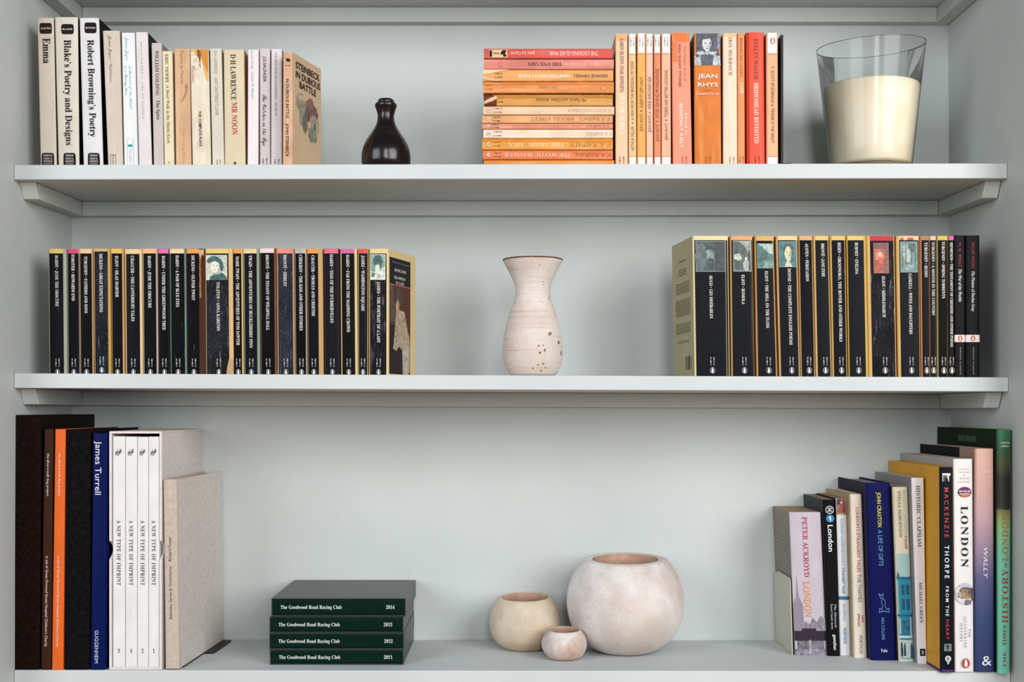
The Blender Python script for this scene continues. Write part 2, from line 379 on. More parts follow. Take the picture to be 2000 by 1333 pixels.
# ------------------------------------------------------------------ top shelf, pale paperbacks against the left wall
GP = 'pale paperbacks on the top shelf'
DK = (12, 10, 10)
def TL(label, xt, xb, yt, spine, **k):
    k.setdefault('sb', .03); k.setdefault('depth', .112); k.setdefault('pages', (190, 165, 125))
    return Book(label, xt, xb, yt, 'A', spine=spine, row='TL', group=GP, **k)
def critical(b, u0, u1, name, y0, y1, bx, fc=(30, 24, 24)):
    b.panel(u0, u1, y0, y1, fc, 'gloss', 'label_box', rnd=.12)
    b.text(name, 'H', u0+.05*(u1-u0)+.03, u1-.05*(u1-u0)-.03, (225, 222, 215), 3.2, (y0+y1)/2, 'h')
    v0, v1 = bx; b.panel(v0, v1, 299, 334, fc, 'gloss', 'label_box', rnd=.1)
    for t, py in (('NORTON', 304), ('CRITICAL', 310), ('EDITIONS', 315.5)):
        b.text(t, 'B', v0+.1, v1-.1, (222, 218, 212), 3.6, py, 'h')
    b.text('AUTHORITATIVE TEXT', 'H', v0+.12, v1-.12, (215, 212, 208), 1.6, 320, 'h')
b = TL('cream paperback with a short black title, nearest the wall on the top shelf', (72.5, 104), (79, 110), 35, (226, 214, 197), left=(190, 178, 160), right=(70, 52, 30), depth=.13)
critical(b, .13, .90, 'AUSTEN', 45, 66, (.1, .88), (52, 34, 32)); b.text('Emma', 'B', 75, 124, (32, 26, 26), 14, .56)
b = TL('thick cream paperback with a long black title on poetry and designs', (106.5, 151), (114, 154), 33.5, (229, 222, 207), right=DK, depth=.13)
critical(b, .28, .84, 'BLAKE', 47, 67, (.26, .86)); b.text('Blake’s Poetry and Designs', 'B', 78, 284, (28, 24, 24), 13, .56)
b = TL('white paperback with black cover, third from the wall on the top shelf', (155, 192.5), (163, 201), 35, (228, 226, 228), right=DK, depth=.13)
critical(b, .25, .88, 'BROWNING', 44, 65, (.24, .86)); b.text('Robert Browning’s Poetry', 'B', 78, 268, (24, 22, 26), 12.5, .56)
b = TL('beige-pink paperback with a thin script title and tiny boxed mark', (200.5, 233.5), (211, 240), 60, (217, 203, 188), right=(150, 120, 95), depth=.125)
b.text('James Joyce – Dubliners', 'S', 69, 161, (105, 90, 85), 5.5, .42)
b.shapes(.2, .55, 302, 324, [(FULL, (90, 75, 65), 'ink'), (rect(.08, .06, .92, .94), (217, 203, 188), 'ink')], 'label_box'); b.text('PALADIN', 'N', 304, 323, (90, 75, 65), 4, .37)
b = TL('white paperback with turquoise script and a small turquoise square', (237, 262.5), (242.5, 269), 64, (236, 238, 240), depth=.125)
b.text('James Joyce', 'S', 72, 118, (120, 185, 200), 7, .42); b.text('A Portrait of the Artist', 'S', 128, 212, (120, 185, 200), 5, .62); b.text('as a Young Man', 'S', 128, 186, (120, 185, 200), 5, .3)
b.shapes(.28, .72, 272, 324, [(FULL, (150, 190, 195), 'ink'), (rect(.06, .01, .94, .99), (238, 240, 242), 'ink'), (rect(.12, .70, .88, .80), (40, 170, 170), 'ink')], 'label_box'); b.text('PALADIN', 'I', 290, 320, (120, 125, 130), 5, .5, sp=1.2)
b = TL('off-white paperback with faint widely spaced grey capitals and a black cover', (264.5, 288), (271.5, 296.5), 63, (229, 222, 222), right=DK, depth=.125)
b.text('BRIAN MOORE — LIES OF SILENCE', 'N', 82, 232, (165, 155, 160), 4.2, .45, sp=1.35)
b = TL('grey-pink paperback with dark serif capitals, next to the black-covered one', (295.5, 315.5), (300, 319.5), 84, (208, 197, 193), right=(150, 138, 130))
b.text('WILLIAM GOLDING', 'B', 99, 187, (70, 60, 70), 6.5, .52); b.text('The Spire', 'B', 196, 234, (70, 60, 70), 6.5, .56)
b = TL('slim cream paperback with an olive-brown travel title', (316.5, 336), (321, 340), 100, (238, 224, 190), right=(200, 180, 140))
b.text('ERIC NEWBY', 'B', 106, 162, (95, 80, 50), 6, .45); b.text('A Short Walk in the Hindu Kush', 'B', 167, 280, (120, 105, 75), 5.5, .5)
b.shapes(.4, .6, 316, 320, [(ell(.5, .5, .5, .5), (225, 140, 90), 'ink')], 'logo')
b = TL('tan paperback with a brown water stain on its spine', (340, 370), (343.5, 373.5), 95, (226, 183, 140), wear='worn', right=(190, 140, 90))
b.text('Daphne du Maurier', 'N', 99, 165, (178, 125, 85), 7, .5); b.text('The Loving Spirit', 'N', 250, 318, (214, 160, 120), 5, .55)
b.shapes(.25, .9, 165, 200, [([(.72, 1), (.86, .98), (.9, .85), (.84, .68), (.8, .5), (.66, .32), (.5, .2), (.42, .05), (.3, .02), (.2, .12), (.3, .1), (.38, .14), (.44, .28), (.6, .42), (.7, .58), (.72, .75), (.66, .88)], (196, 134, 92), 'worn')], 'stain')
b = TL('cream paperback stained orange at the top with a bold upright title', (371, 407), (376, 412), 96, (240, 228, 205), wear='worn', right=DK)
b.shapes(.04, .97, 96.5, 160, [([(0, 1), (0, .93), (.25, .9), (.4, .78), (.5, .74), (.62, .66), (.7, .5), (.78, .3), (.86, .1), (.95, 0), (1, .04), (1, 1)], (240, 190, 110), 'worn'), ([(.3, 1), (.45, .85), (.6, .8), (.72, .6), (.85, .4), (1, .3), (1, 1)], (234, 150, 52), 'worn'), ([(.36, .97), (.46, .98), (.56, .93), (.6, .84), (.57, .74), (.54, .6), (.56, .45), (.52, .42), (.5, .6), (.46, .72), (.38, .8)], (150, 88, 40), 'worn')]+[(ell(random.uniform(.08, .6), random.uniform(.35, .95), .025, .012, 7, .3), (170, 110, 60), 'ink') for _ in range(16)], 'stain')
b.text('THE COMPLETE PLAYS', 'H', 217, 286, (45, 35, 30), 5, .48); b.text('Orton', 'N', 130, 160, (190, 110, 70), 4, .15)
b = TL('off-white paperback with two faint grey lines of sans capitals', (409.5, 432), (414.5, 438), 95, (224, 215, 198), right=(190, 170, 130))
b.text('D.H. LAWRENCE', 'N', 100, 144, (150, 140, 130), 6, .5); b.text('LADY CHATTERLEY’S LOVER', 'N', 152, 226, (150, 140, 130), 6, .5); isbn(b, 312, 324, (110, 100, 90), .55, .8)
b = TL('wide cream paperback with black and red serif capitals', (436.5, 476), (439, 479), 97, (227, 212, 178), right=(196, 130, 85))
b.text('D·H·LAWRENCE', 'B', 106, 196, (45, 32, 28), 10.5, .47); b.text('MR NOON', 'B', 200, 263, (190, 60, 50), 10.5, .51); b.shapes(.45, .56, 316, 322, [(ell(.5, .5, .5, .5), (60, 50, 50), 'ink')], 'logo')
b = TL('white paperback with a pale blue title and pinkish edge', (484, 505), (483, 504), 97, (238, 232, 230), right=(228, 185, 165))
b.text('Good Wives', 'O', 99, 135, (160, 170, 200), 5.5, .42); b.text('Louisa M. Alcott', 'O', 140, 192, (160, 170, 200), 5.5, .48)
b = TL('pinkish grey paperback with a black handwritten-style title', (507, 527), (507.5, 527.5), 95, (216, 204, 206), right=(180, 150, 130))
b.text('J.D.SALINGER', 'H', 110, 160, (50, 40, 45), 6, .5); b.text('The Catcher in the Rye', 'S', 185, 285, (35, 28, 32), 8, .48); isbn(b, 309, 322, (60, 50, 55), .5)
b = TL('narrow white paperback with small grey capitals, beside the tan front cover', (529.5, 550), (529, 550.5), 96, (230, 222, 224), right=(190, 120, 70))
b.text('THE NEW PENGUIN SHAKESPEARE · MACBETH', 'N', 102, 226, (125, 120, 130), 4.6, .45); isbn(b, 311, 322, (90, 80, 85), .55)
b = TL('tan paperback ending the row, its front cover splayed open towards the black vase', (553, 571), (552, 571), 101.5, (232, 186, 152), left=(190, 140, 90), right=(222, 190, 154), wear='worn', depth=.088, fr=.30, sb=.004)
b.text('IN DUBIOUS BATTLE', 'H', 154, 231, (40, 25, 20), 5.5, .48); b.text('JOHN STEINBECK', 'H', 241, 307, (40, 25, 20), 5.5, .48)
b.shapes(.3, .8, 114, 121, [(ell(.5, .5, .5, .5, 10, .2), (60, 35, 30), 'ink')], 'logo'); b.text('BANTAM', 'H', .25, .8, (120, 80, 60), 2.2, 128, 'h')
for t, vv, a, c in (('STEINBECK', .905, .10, .93), ('IN DUBIOUS', .825, .10, .95), ('BATTLE', .745, .22, .80)):
    b.text(t, 'H', a, c, (32, 24, 20), 13, vv-.0*a, face='right', name='lettering')
def jag(cx, cy, rx, ry): return ell(cx, cy, rx, ry, 20, .2)
b.shapes(.08, .95, 0, 0, [(jag(.24, .72, .2, .2), (168, 152, 126), 'photo'), (jag(.3, .5, .14, .24), (158, 148, 124), 'photo'), (jag(.4, .4, .1, .22), (110, 98, 84), 'photo'), (jag(.62, .75, .18, .18), (148, 78, 60), 'photo'), (jag(.76, .66, .16, .16), (128, 66, 54), 'photo'), (jag(.5, .58, .1, .14), (100, 66, 56), 'photo'),
    (jag(.78, .42, .16, .2), (176, 160, 132), 'photo'), (jag(.7, .2, .17, .16), (150, 142, 116), 'photo'), (jag(.78, .38, .05, .08), (110, 96, 80), 'photo'), (rect(.12, .8, .34, .9), (205, 188, 158), 'ink')], 'picture', v=(.70, .26), face='right')

# ------------------------------------------------------------------ top shelf, lying stack of orange paperbacks
GS = 'orange paperbacks lying in the stack'
stack = [  # x0, x1, ytop, ybottom, colour, description
 (945, 1197, 94.7, 114.2, (232, 92, 80), 'coral red paperback with yellow label, on top of the orange stack'),
 (945, 1199, 115.5, 135.2, (236, 142, 126), 'salmon pink paperback, second from the top of the orange stack'),
 (943, 1198, 136.2, 158.6, (250, 178, 104), 'worn orange paperback with frayed end, third from top of the stack'),
 (944, 1199, 159.8, 181.8, (250, 160, 88), 'orange paperback with a tiny central title, fourth from top of stack'),
 (947, 1197, 184.6, 206.8, (232, 168, 84), 'ochre paperback with torn peeling spine end in the lying stack'),
 (944, 1200, 207.8, 224, (255, 216, 178), 'pale peach paperback directly under the torn ochre one'),
 (942, 1197, 225.2, 240.4, (250, 182, 120), 'light orange paperback, seventh from the top of the lying stack'),
 (942, 1197, 241.2, 252, (246, 160, 128), 'thinnest salmon paperback in the lying stack'),
 (944, 1197, 252.8, 270, (255, 228, 200), 'cream-coloured paperback in the lying orange stack'),
 (942, 1197, 270.8, 292.4, (250, 172, 72), 'golden orange paperback, third from the bottom of the stack'),
 (943, 1197, 293.4, 311.8, (244, 130, 76), 'deep orange-red paperback, second from the bottom of the stack'),
 (945, 1200, 312.8, None, (250, 152, 60), 'bright orange paperback at the bottom of the lying stack')]
SK = []
for i, (xa, xb_, ya, yb, c, lab) in enumerate(stack):
    sb = .006; d = D0+sb; z1 = wz(ya, d); z0 = wz(yb, d) if yb else shelfz('A', wx(1070, d))+.0003
    wd = z1-z0; L = wx(xb_, d)-wx(xa, d)
    b = Book(lab, (0, 0), sb=sb, depth=.109, spine=c, wear='worn', name='paperback_book', group=GS, raw=(wx(xa, d), (z0+z1)/2, L, wd, math.pi/2), pages=(205, 180, 140), right=mix(c, (120, 60, 30), .25), left=mix(c, (120, 60, 30), .2))
    b.root.location.x = wx(xa, d); b.vof = (lambda px, xa=xa, xb_=xb_: (px-xa)/(xb_-xa)); SK.append(b)
GY = (128, 92, 82)
b = SK[0]; b.text('THE LOOKING-GLASS WAR', 'H', 1168, 1073, (250, 205, 190), 8, .5); b.text('John Le Carré', 'H', 1045, 998, (250, 205, 190), 6, .5)
b.panel(.12, .9, 991, 955, (240, 205, 150), 'plain', 'label_box'); b.shapes(.15, .85, 978, 990, [([(.1, 0), (.5, .3), (.9, 0), (1, .5), (.6, .7), (.8, 1), (.3, 1), (0, .6)], (30, 22, 22), 'ink')], 'picture'); b.panel(.2, .85, 961, 956, (30, 22, 22), 'ink', 'label_box'); b.text('PAN', 'H', 975, 964, (120, 100, 70), 5, .5)
b = SK[1]; b.text('IRIS MURDOCH', 'B', 1170, 1102, (252, 190, 172), 6.5, .5); b.text('THE UNICORN', 'B', 1097, 1031, (90, 50, 50), 7, .5); b.shapes(.3, .75, 973, 981, [(ell(.5, .5, .5, .5), (190, 100, 90), 'ink'), (ell(.5, .5, .38, .38), (236, 142, 126), 'ink')], 'logo')
b = SK[2]; b.text('GEORGE ORWELL', 'H', 1187, 1119, (80, 55, 45), 5.6, .55); b.text('NINETEEN EIGHTY-FOUR', 'H', 1112, 1012, (255, 238, 215), 6, .55); isbn(b, 981, 966, (110, 80, 60), .5)
b.shapes(.0, 1, 1000, 943.5, [([(0, 0), (.0, .9), (.16, .55), (.3, .3), (.42, .0)], (252, 226, 190), 'worn'), ([(.6, 0), (.85, 0), (.98, .3), (1, .45), (.95, .8), (.86, .4), (.7, .2)], (235, 200, 155), 'worn')], 'torn_paper')
b = SK[3]; b.text('EDNA O’BRIEN', 'I', 1090, 1052, (150, 85, 60), 4.4, .5); b.shapes(.35, .75, 1173, 1184, [(ell(.5, .5, .5, .5), (200, 120, 75), 'ink'), (ell(.5, .5, .4, .4), (250, 160, 88), 'ink')], 'logo'); isbn(b, 962, 947, (190, 130, 90), .5)
b.panel(.02, .28, 944.5, 1198, (252, 140, 58), 'worn', 'printed_panel', wob=.05)
b = SK[4]; b.text('My Family and Other Animals', 'O', 1145, 1047, (85, 55, 25), 6, .5); isbn(b, 983, 968, (90, 60, 40), .5)
b.panel(.03, .35, 962, 1196, (214, 140, 50), 'worn', 'printed_panel', wob=.05)
b.shapes(0, 1, 970, 947, [(rect(0, 0, 1, 1), (120, 62, 38), 'worn')], 'torn_spine'); b.shapes(.0, 1.0, 972, 946, [([(.1, .9), (.35, .98), (.6, .6), (.85, .0), (.6, .0), (.35, .4)], (240, 200, 160), 'worn')], 'torn_paper')
b = SK[5]; b.text('F. SCOTT FITZGERALD', 'I', 1193, 1110, (175, 140, 120), 6, .5, sp=1.1); isbn(b, 981, 965, (150, 110, 95), .5)
b = SK[6]; b.text('V. S. NAIPAUL', 'I', 1191, 1130, (140, 95, 75), 7, .5); b.text('MIGUEL STREET', 'I', 1122, 1036, (160, 105, 80), 7, .5); isbn(b, 977, 962, (110, 80, 60), .5)
b = SK[7]; b.text('V. S. NAIPAUL', 'I', 1189, 1144, (130, 75, 65), 5.5, .5); b.text('THE SUFFRAGE OF ELVIRA', 'I', 1135, 1000, (228, 135, 108), 4.5, .5); isbn(b, 975, 959, (80, 40, 35), .5, .8)
b = SK[8]; b.text('V. S. NAIPAUL', 'I', 1195, 1144, (150, 120, 110), 6.5, .5); isbn(b, 980, 964, (120, 95, 90), .5)
b = SK[9]; b.text('V. S. NAIPAUL', 'I', 1193, 1112, (150, 95, 55), 8.5, .55); b.text('THE MIMIC MEN', 'I', 1102, 991, (255, 228, 180), 8.5, .55); isbn(b, 978, 962, (160, 110, 60), .5); b.panel(.02, .3, 943, 1196, (250, 150, 40), 'worn', wob=.05)
b = SK[10]; b.text('V. S. NAIPAUL', 'I', 1193, 1121, (150, 70, 50), 7.5, .5); b.text('THE MYSTIC MASSEUR', 'I', 1114, 986, (255, 220, 190), 7.5, .5); isbn(b, 979, 963, (160, 80, 60), .5)
for i in (5, 6, 7, 8, 9, 10):
    b = SK[i]; b.shapes(.28, .74, 958.5, 950, [(ell(.5, .5, .5, .5), (160, 110, 80), 'ink'), (ell(.5, .5, .42, .42), (252, 236, 220), 'ink'), (ell(.5, .5, .14, .3), (120, 80, 60), 'ink')], 'logo')

# ------------------------------------------------------------------ top shelf, upright orange paperbacks
GO = 'orange paperbacks standing on the top shelf'
def TO(label, xt, xb, yt, spine, **k):
    k.setdefault('sb', .002); k.setdefault('depth', .11); k.setdefault('wear', 'plain')
    return Book(label, xt, xb, yt, 'A', spine=spine, row='TO', group=GO, pages=(205, 180, 140), left=mix(spine, (150, 70, 30), .3), right=k.pop('right', mix(spine, (150, 70, 30), .3)), **k)
b = TO('peach paperback standing directly against the lying stack', (1202.5, 1225.5), (1202.5, 1226.5), 66, (255, 208, 168))
b.panel(.1, .95, 66.5, 80, (250, 180, 120), 'worn'); b.text('KAREN BLIXEN (ISAK DINESEN)', 'B', 75, 180, (115, 85, 105), 7, .52); b.text('OUT OF AFRICA', 'B', 184, 264, (255, 240, 228), 9, .52); b.text('SHADOWS ON THE GRASS', 'N', 270, 304, (255, 236, 222), 3, .5); isbn(b, 306, 320, (80, 55, 45), .5)
for (xt, xb_, yt, c, lab, t1, t2, ya, yb, ym) in (
    ((1227.5, 1242), (1228, 1243.5), 66, (250, 204, 146), 'slim honey-coloured paperback with white ends, first of the white-ended run', 'ARTHUR MILLER', 'A VIEW FROM THE BRIDGE/ALL MY SONS', 120, 295, 241),
    ((1244.5, 1260.7), (1244.5, 1261.5), 65, (253, 184, 92), 'golden orange paperback with white ends, second of the white-ended run', 'JEAN RHYS', 'SLEEP IT OFF LADY', 150, 257, 217),
    ((1261.3, 1275.5), (1262.5, 1276), 66, (250, 196, 168), 'pale pinkish paperback with white ends, third of the white-ended run', 'JEAN RHYS', 'WIDE SARGASSO SEA', 150, 259, 220),
    ((1277, 1290.2), (1277.5, 1291), 67, (244, 146, 100), 'reddish orange paperback with yellowed white ends and a crease', 'JEAN RHYS', 'AFTER LEAVING MR MACKENZIE', 135, 277, 237),
    ((1292, 1310), (1292, 1311), 66, (252, 190, 156), 'light salmon paperback with white ends, beside the wide salmon one', 'JEAN RHYS', 'TIGERS ARE BETTER-LOOKING', 137, 274, 235)):
    b = TO(lab, xt, xb_, yt, c, rc=.0022)
    top = 103.5 if xt[0] != 1227.5 else 105
    b.panel(.0, 1., yt+.3, top, (240, 240, 240), 'plain'); b.panel(0, 1, 307, 322.6, (240, 240, 238), 'plain')
    b.text(t1, 'N', ym+6, yb, (150, 92, 62), 6, .5, 'up'); b.text(t2, 'N', ya, ym-6, (150, 92, 62), 6, .5, 'up')
    b.shapes(.38, .62, ym-1.8, ym+1.8, [([(.5, 0), (1, .5), (.5, 1), (0, .5)], (110, 60, 40), 'ink')], 'lettering'); isbn(b, 90, 73, (110, 120, 130), .5, .8)
    for py in (top+1.5, 305.5): b.panel(.06, .94, py, py+.5, (190, 125, 90), 'ink', 'printed_line')
b = TO('wide salmon paperback, deeper orange at its top, white lower lettering', (1312, 1347), (1314.5, 1352), 64, (253, 160, 128), right=(60, 25, 15))
b.panel(.02, .97, 64.5, 82, (252, 128, 58), 'worn'); b.panel(.02, .3, 82, 120, (252, 138, 80), 'worn', wob=.05)
b.text('The Penguin Book of', 'N', 90, 158, (205, 110, 95), 5, .72, sp=1.1); b.text('IRISH SHORT STORIES', 'H', 86, 170, (165, 85, 75), 5, .42)
b.text('Edited by', 'H', 222, 265, (255, 232, 220), 5, .72, sp=1.2); b.text('BENEDICT KIELY', 'H', 203, 290, (255, 240, 232), 6, .45, sp=1.1); isbn(b, 306, 320, (180, 90, 75), .6)
b = TO('wide bright orange paperback with a black-and-white portrait at its top', (1356, 1407.5), (1357, 1409), 65, (240, 132, 44), right=(60, 25, 15), wear='worn')
b.shapes(.0, 1, 65.2, 127.7, [(FULL, (58, 62, 82), 'photo'), ([(0, 0), (0, .3), (.12, .42), (.3, .46), (.45, .34), (.6, .42), (.85, .44), (.97, .28), (1, 0)], (200, 202, 206), 'photo'), ([(.22, .32), (.5, .38), (.74, .3), (.68, 0), (.26, 0)], (62, 68, 90), 'photo'),
   ([(.4, .36), (.42, .5), (.58, .5), (.6, .38), (.5, .32)], (180, 182, 188), 'ink'), ([(.3, .78), (.3, .62), (.36, .5), (.48, .43), (.58, .5), (.66, .62), (.66, .8), (.5, .88), (.36, .86)], (214, 214, 216), 'ink'), ([(.58, .5), (.66, .62), (.66, .8), (.6, .84), (.6, .66), (.52, .45)], (150, 152, 160), 'ink'),
   ([(.24, .66), (.24, .86), (.36, .97), (.56, 1), (.72, .93), (.76, .74), (.7, .6), (.67, .74), (.6, .84), (.44, .82), (.32, .8)], (46, 48, 60), 'photo'), ([(.36, .69), (.43, .705), (.46, .685), (.4, .675)], (50, 50, 60), 'ink'), ([(.53, .69), (.6, .705), (.62, .68), (.56, .675)], (50, 50, 60), 'ink'), ([(.47, .58), (.51, .57), (.49, .64)], (150, 150, 158), 'ink'), ([(.42, .53), (.54, .535), (.48, .51)], (100, 80, 90), 'ink'),
   ([(.02, .3), (.1, .36), (.2, .3), (.12, .24)], (50, 54, 72), 'photo'), ([(.8, .36), (.9, .4), (.97, .32), (.86, .28)], (60, 64, 80), 'photo'), (rect(.86, .5, .97, .97), (120, 125, 150), 'photo')], 'picture')
b.text('JEAN', 'H', .12, .86, (252, 240, 230), 7.5, 149, 'h'); b.text('RHYS', 'H', .12, .88, (252, 240, 230), 7.5, 165.5, 'h'); b.text('Introduced by', 'I', .36, .66, (150, 60, 30), 2.2, 176, 'h'); b.text('Complete Novels', 'B', .06, .92, (250, 235, 220), 3.2, 183.5, 'h'); isbn(b, 306, 320, (180, 80, 30), .5)
b = TO('pale peach paperback between the bright orange and the narrow orange ones', (1412, 1439.6), (1412.5, 1440.5), 65, (255, 222, 196), rc=.002)
b.panel(.04, .96, 65.3, 72, (252, 200, 140), 'worn'); b.text('IRIS MURDOCH', 'B', 73, 147, (135, 105, 95), 6.5, .52, sp=1.2); b.text('THE SEA, THE SEA', 'B', 160, 232, (255, 246, 238), 6.5, .5); isbn(b, 307, 320, (150, 100, 80), .6)
b = TO('narrow orange paperback with maroon capitals, left of the scarlet one', (1440.5, 1454.5), (1441, 1455.5), 65, (247, 158, 98), rc=.002)
b.text('BERNARD MAC LAVERTY', 'B', 74, 152, (165, 75, 60), 5, .5); b.text('LAMB', 'B', 162, 182, (255, 230, 205), 6.5, .55); isbn(b, 306, 321, (150, 80, 50), .5, .9)
b = TO('scarlet paperback with white capitals along its rounded spine', (1457.5, 1493), (1459, 1495.5), 63, (244, 76, 40), bul=.0016, rc=.003, wear='gloss')
b.text('EVELYN WAUGH', 'B', 76, 155, (140, 25, 15), 8, .52); b.text('BRIDESHEAD REVISITED', 'B', 162, 280, (255, 225, 210), 8.5, .52); isbn(b, 306, 320, (150, 30, 20), .55)
b.panel(.1, .13, 64.5, 322, (190, 35, 20), 'ink', 'printed_line')
b = TO('peach paperback with white ends and an oval bird mark, last upright', (1497, 1519.5), (1497.5, 1520.5), 64, (251, 188, 144), rc=.002)
b.panel(0, 1, 64.3, 104, (240, 238, 236), 'plain'); b.panel(0, 1, 307, 322.6, (240, 238, 236), 'plain'); logo(b, 80, 13, (205, 110, 70), (235, 232, 228), (215, 130, 95), .54)
b.text('F. SCOTT FITZGERALD', 'N', 131, 201, (150, 92, 62), 6, .52); b.text('TENDER IS THE NIGHT', 'N', 211, 280, (150, 92, 62), 6, .52); b.shapes(.42, .58, 204, 208, [([(.5, 0), (1, .5), (.5, 1), (0, .5)], (110, 60, 40), 'ink')], 'lettering')
for py in (105.5, 305.5): b.panel(.06, .94, py, py+.5, (190, 125, 90), 'ink', 'printed_line')
def bookend(name, x, t, y0, y1, z, h, foot, col, label, side):
    """thin metal plate with a foot: side +1 foot to the right, -1 under the books"""
    r = empty(name, (x, y0, z), label, 'bookend')
    m = mat(col, 'metal'); box('upright_plate', -t/2, t/2, 0, y1-y0, 0, h, m, r, bev=.0004)
    a, c = (t/2, foot) if side > 0 else (-foot, -t/2); box('foot_plate', a, c, 0, y1-y0, 0, .0008, m, r)
    return r
xe = ROW['TO'][1]+.0022
bookend('bookend', wx(1527.5, D0), .0035, .0, .12, shelfz('A', .37)+.0001, wz(68, D0)-shelfz('A', .37), .012, (34, 22, 22), 'dark brown metal bookend plate holding up the orange paperbacks', 1)

# ------------------------------------------------------------------ middle shelf, black-spined paperbacks
def MB(label, xs, pan, band, title, y0, y1, spcol=(20, 20, 26), base=(222, 196, 132), kind='crack', pic=None, yt=486, xd=2., row='ML', grp='black-spined paperbacks standing in the longer middle run', sb=.03, depth=.112,
       bandy=9.3, size=5.9, fr=0., fl=0., left=None, right=None, lg=726, u=None, tcol=WHT, xb=None, bk='plain', ls=11):
    """xs: whole book, pan: printed black panel, both pixel columns at the top; xd: drift of the lower end"""
    b = Book(label, xs, xb or (xs[0]+xd, xs[1]+xd), yt, 'B', spine=base, wear='plain', row=row, group=grp, sb=sb, depth=depth, left=left or base, right=right or base, pages=(205, 180, 130), fr=fr, fl=fl)
    u0 = b.uof(pan[0], 1); u1 = b.uof(pan[1], 1); u0 = max(u0, 0); u1 = min(u1, 1)
    spcol = mix(spcol, (0, 0, 0), .45); bot = 735 if row == 'ML' else 741
    b.panel(u0, u1, yt+bandy, bot, spcol, kind, 'spine_panel')
    if band: b.panel(u0, u1, yt+.4, yt+bandy, band, bk, 'colour_band')
    uc = (u0+u1)/2 if u is None else u
    if pic: pic(b, u0, u1)
    if title: b.text(title, 'B', y0, y1, tcol, size, uc+.03)
    if lg: isbn(b, lg-25, lg-9, (215, 212, 208), uc+.04, .85); logo(b, lg+1, ls, u=uc+.04)
    return b
def blob(cx, cy, rx, ry, j=.16, n=18): return ell(cx, cy, rx, ry, n, j)
def pic_cap(bg, hi, dk):        # pale three-quarter face under a dark cap, dark hair and collar
    m = mix(hi, dk, .35)
    return [([(.16, 0), (.2, .12), (.34, .22), (.55, .24), (.75, .3), (.95, .16), (1, 0)], dk, 'photo'), ([(.34, .2), (.36, .36), (.6, .4), (.66, .24)], m, 'photo'),
            ([(.24, .66), (.22, .5), (.27, .38), (.36, .29), (.46, .28), (.58, .36), (.66, .5), (.66, .66), (.5, .72), (.34, .72)], hi, 'ink'), ([(.58, .36), (.66, .5), (.66, .66), (.6, .68), (.6, .5), (.53, .35)], m, 'ink'),
            ([(.06, .72), (.1, .84), (.26, .95), (.45, .97), (.58, .9), (.74, .82), (.8, .7), (.84, .5), (.76, .34), (.68, .4), (.66, .62), (.6, .7), (.44, .76), (.26, .72), (.14, .66)], dk, 'photo'),
            ([(.3, .585), (.36, .6), (.39, .58), (.35, .57)], dk, 'ink'), ([(.47, .59), (.54, .6), (.57, .57), (.51, .565)], dk, 'ink'), ([(.4, .46), (.43, .45), (.41, .52)], m, 'ink'), ([(.37, .4), (.48, .405), (.43, .375)], mix(hi, dk, .6), 'ink')]
def pic_bowed(bg, hi, dk):      # dark hair over a bowed pale face, white collar
    return [([(0, 0), (0, .4), (.2, .32), (.4, .3), (.7, .42), (.98, .52), (1, 0)], hi, 'photo'), ([(.34, .3), (.32, .48), (.4, .58), (.56, .58), (.62, .46), (.56, .32)], mix(hi, bg, .2), 'ink'),
            ([(.2, .6), (.16, .76), (.3, .92), (.5, .98), (.72, .92), (.82, .72), (.74, .5), (.64, .42), (.64, .56), (.5, .64), (.36, .58)], dk, 'photo'), (blob(.2, .2, .12, .1), mix(bg, dk, .4), 'photo'), (blob(.6, .14, .1, .07), mix(hi, dk, .3), 'photo')]
def pic_beard(bg, hi, dk):      # bearded face emerging from the dark
    return [(blob(.16, .5, .2, .42), mix(bg, hi, .25), 'photo'), (blob(.2, .83, .13, .1), mix(bg, hi, .4), 'photo'), ([(.32, .7), (.34, .5), (.4, .38), (.52, .36), (.6, .46), (.62, .66), (.5, .76), (.4, .76)], mix(hi, bg, .35), 'photo'), ([(.36, .68), (.4, .5), (.45, .44), (.46, .6), (.44, .7)], hi, 'ink'),
            ([(.3, .72), (.36, .84), (.52, .86), (.68, .78), (.64, .66), (.5, .72)], dk, 'photo'), ([(.4, .4), (.46, .46), (.56, .42), (.6, .2), (.5, .06), (.4, .12)], dk, 'photo'), (rect(.66, .02, .97, .98), dk, 'photo'), ([(.44, .3), (.5, .34), (.56, .3), (.5, .27)], mix(hi, dk, .4), 'ink')]
def pic_street(bg, hi, dk):     # arches, an awning, pale figures
    return [([(.02, .5), (.02, .98), (.3, .98), (.34, .7), (.2, .5)], dk, 'photo'), ([(.02, .55), (.3, .6), (.5, .42), (.3, .34), (.02, .42)], hi, 'photo'), ([(.3, .98), (.98, .98), (.98, .5), (.8, .62), (.6, .84)], mix(hi, bg, .3), 'photo'), ([(.5, .6), (.56, .8), (.68, .8), (.74, .6)], dk, 'photo'),
            (blob(.3, .2, .18, .14), dk, 'photo'), (blob(.7, .2, .17, .18), hi, 'photo'), (blob(.7, .42, .07, .06), hi, 'ink'), (rect(.84, .1, .9, .7), mix(dk, bg, .4), 'ink')]
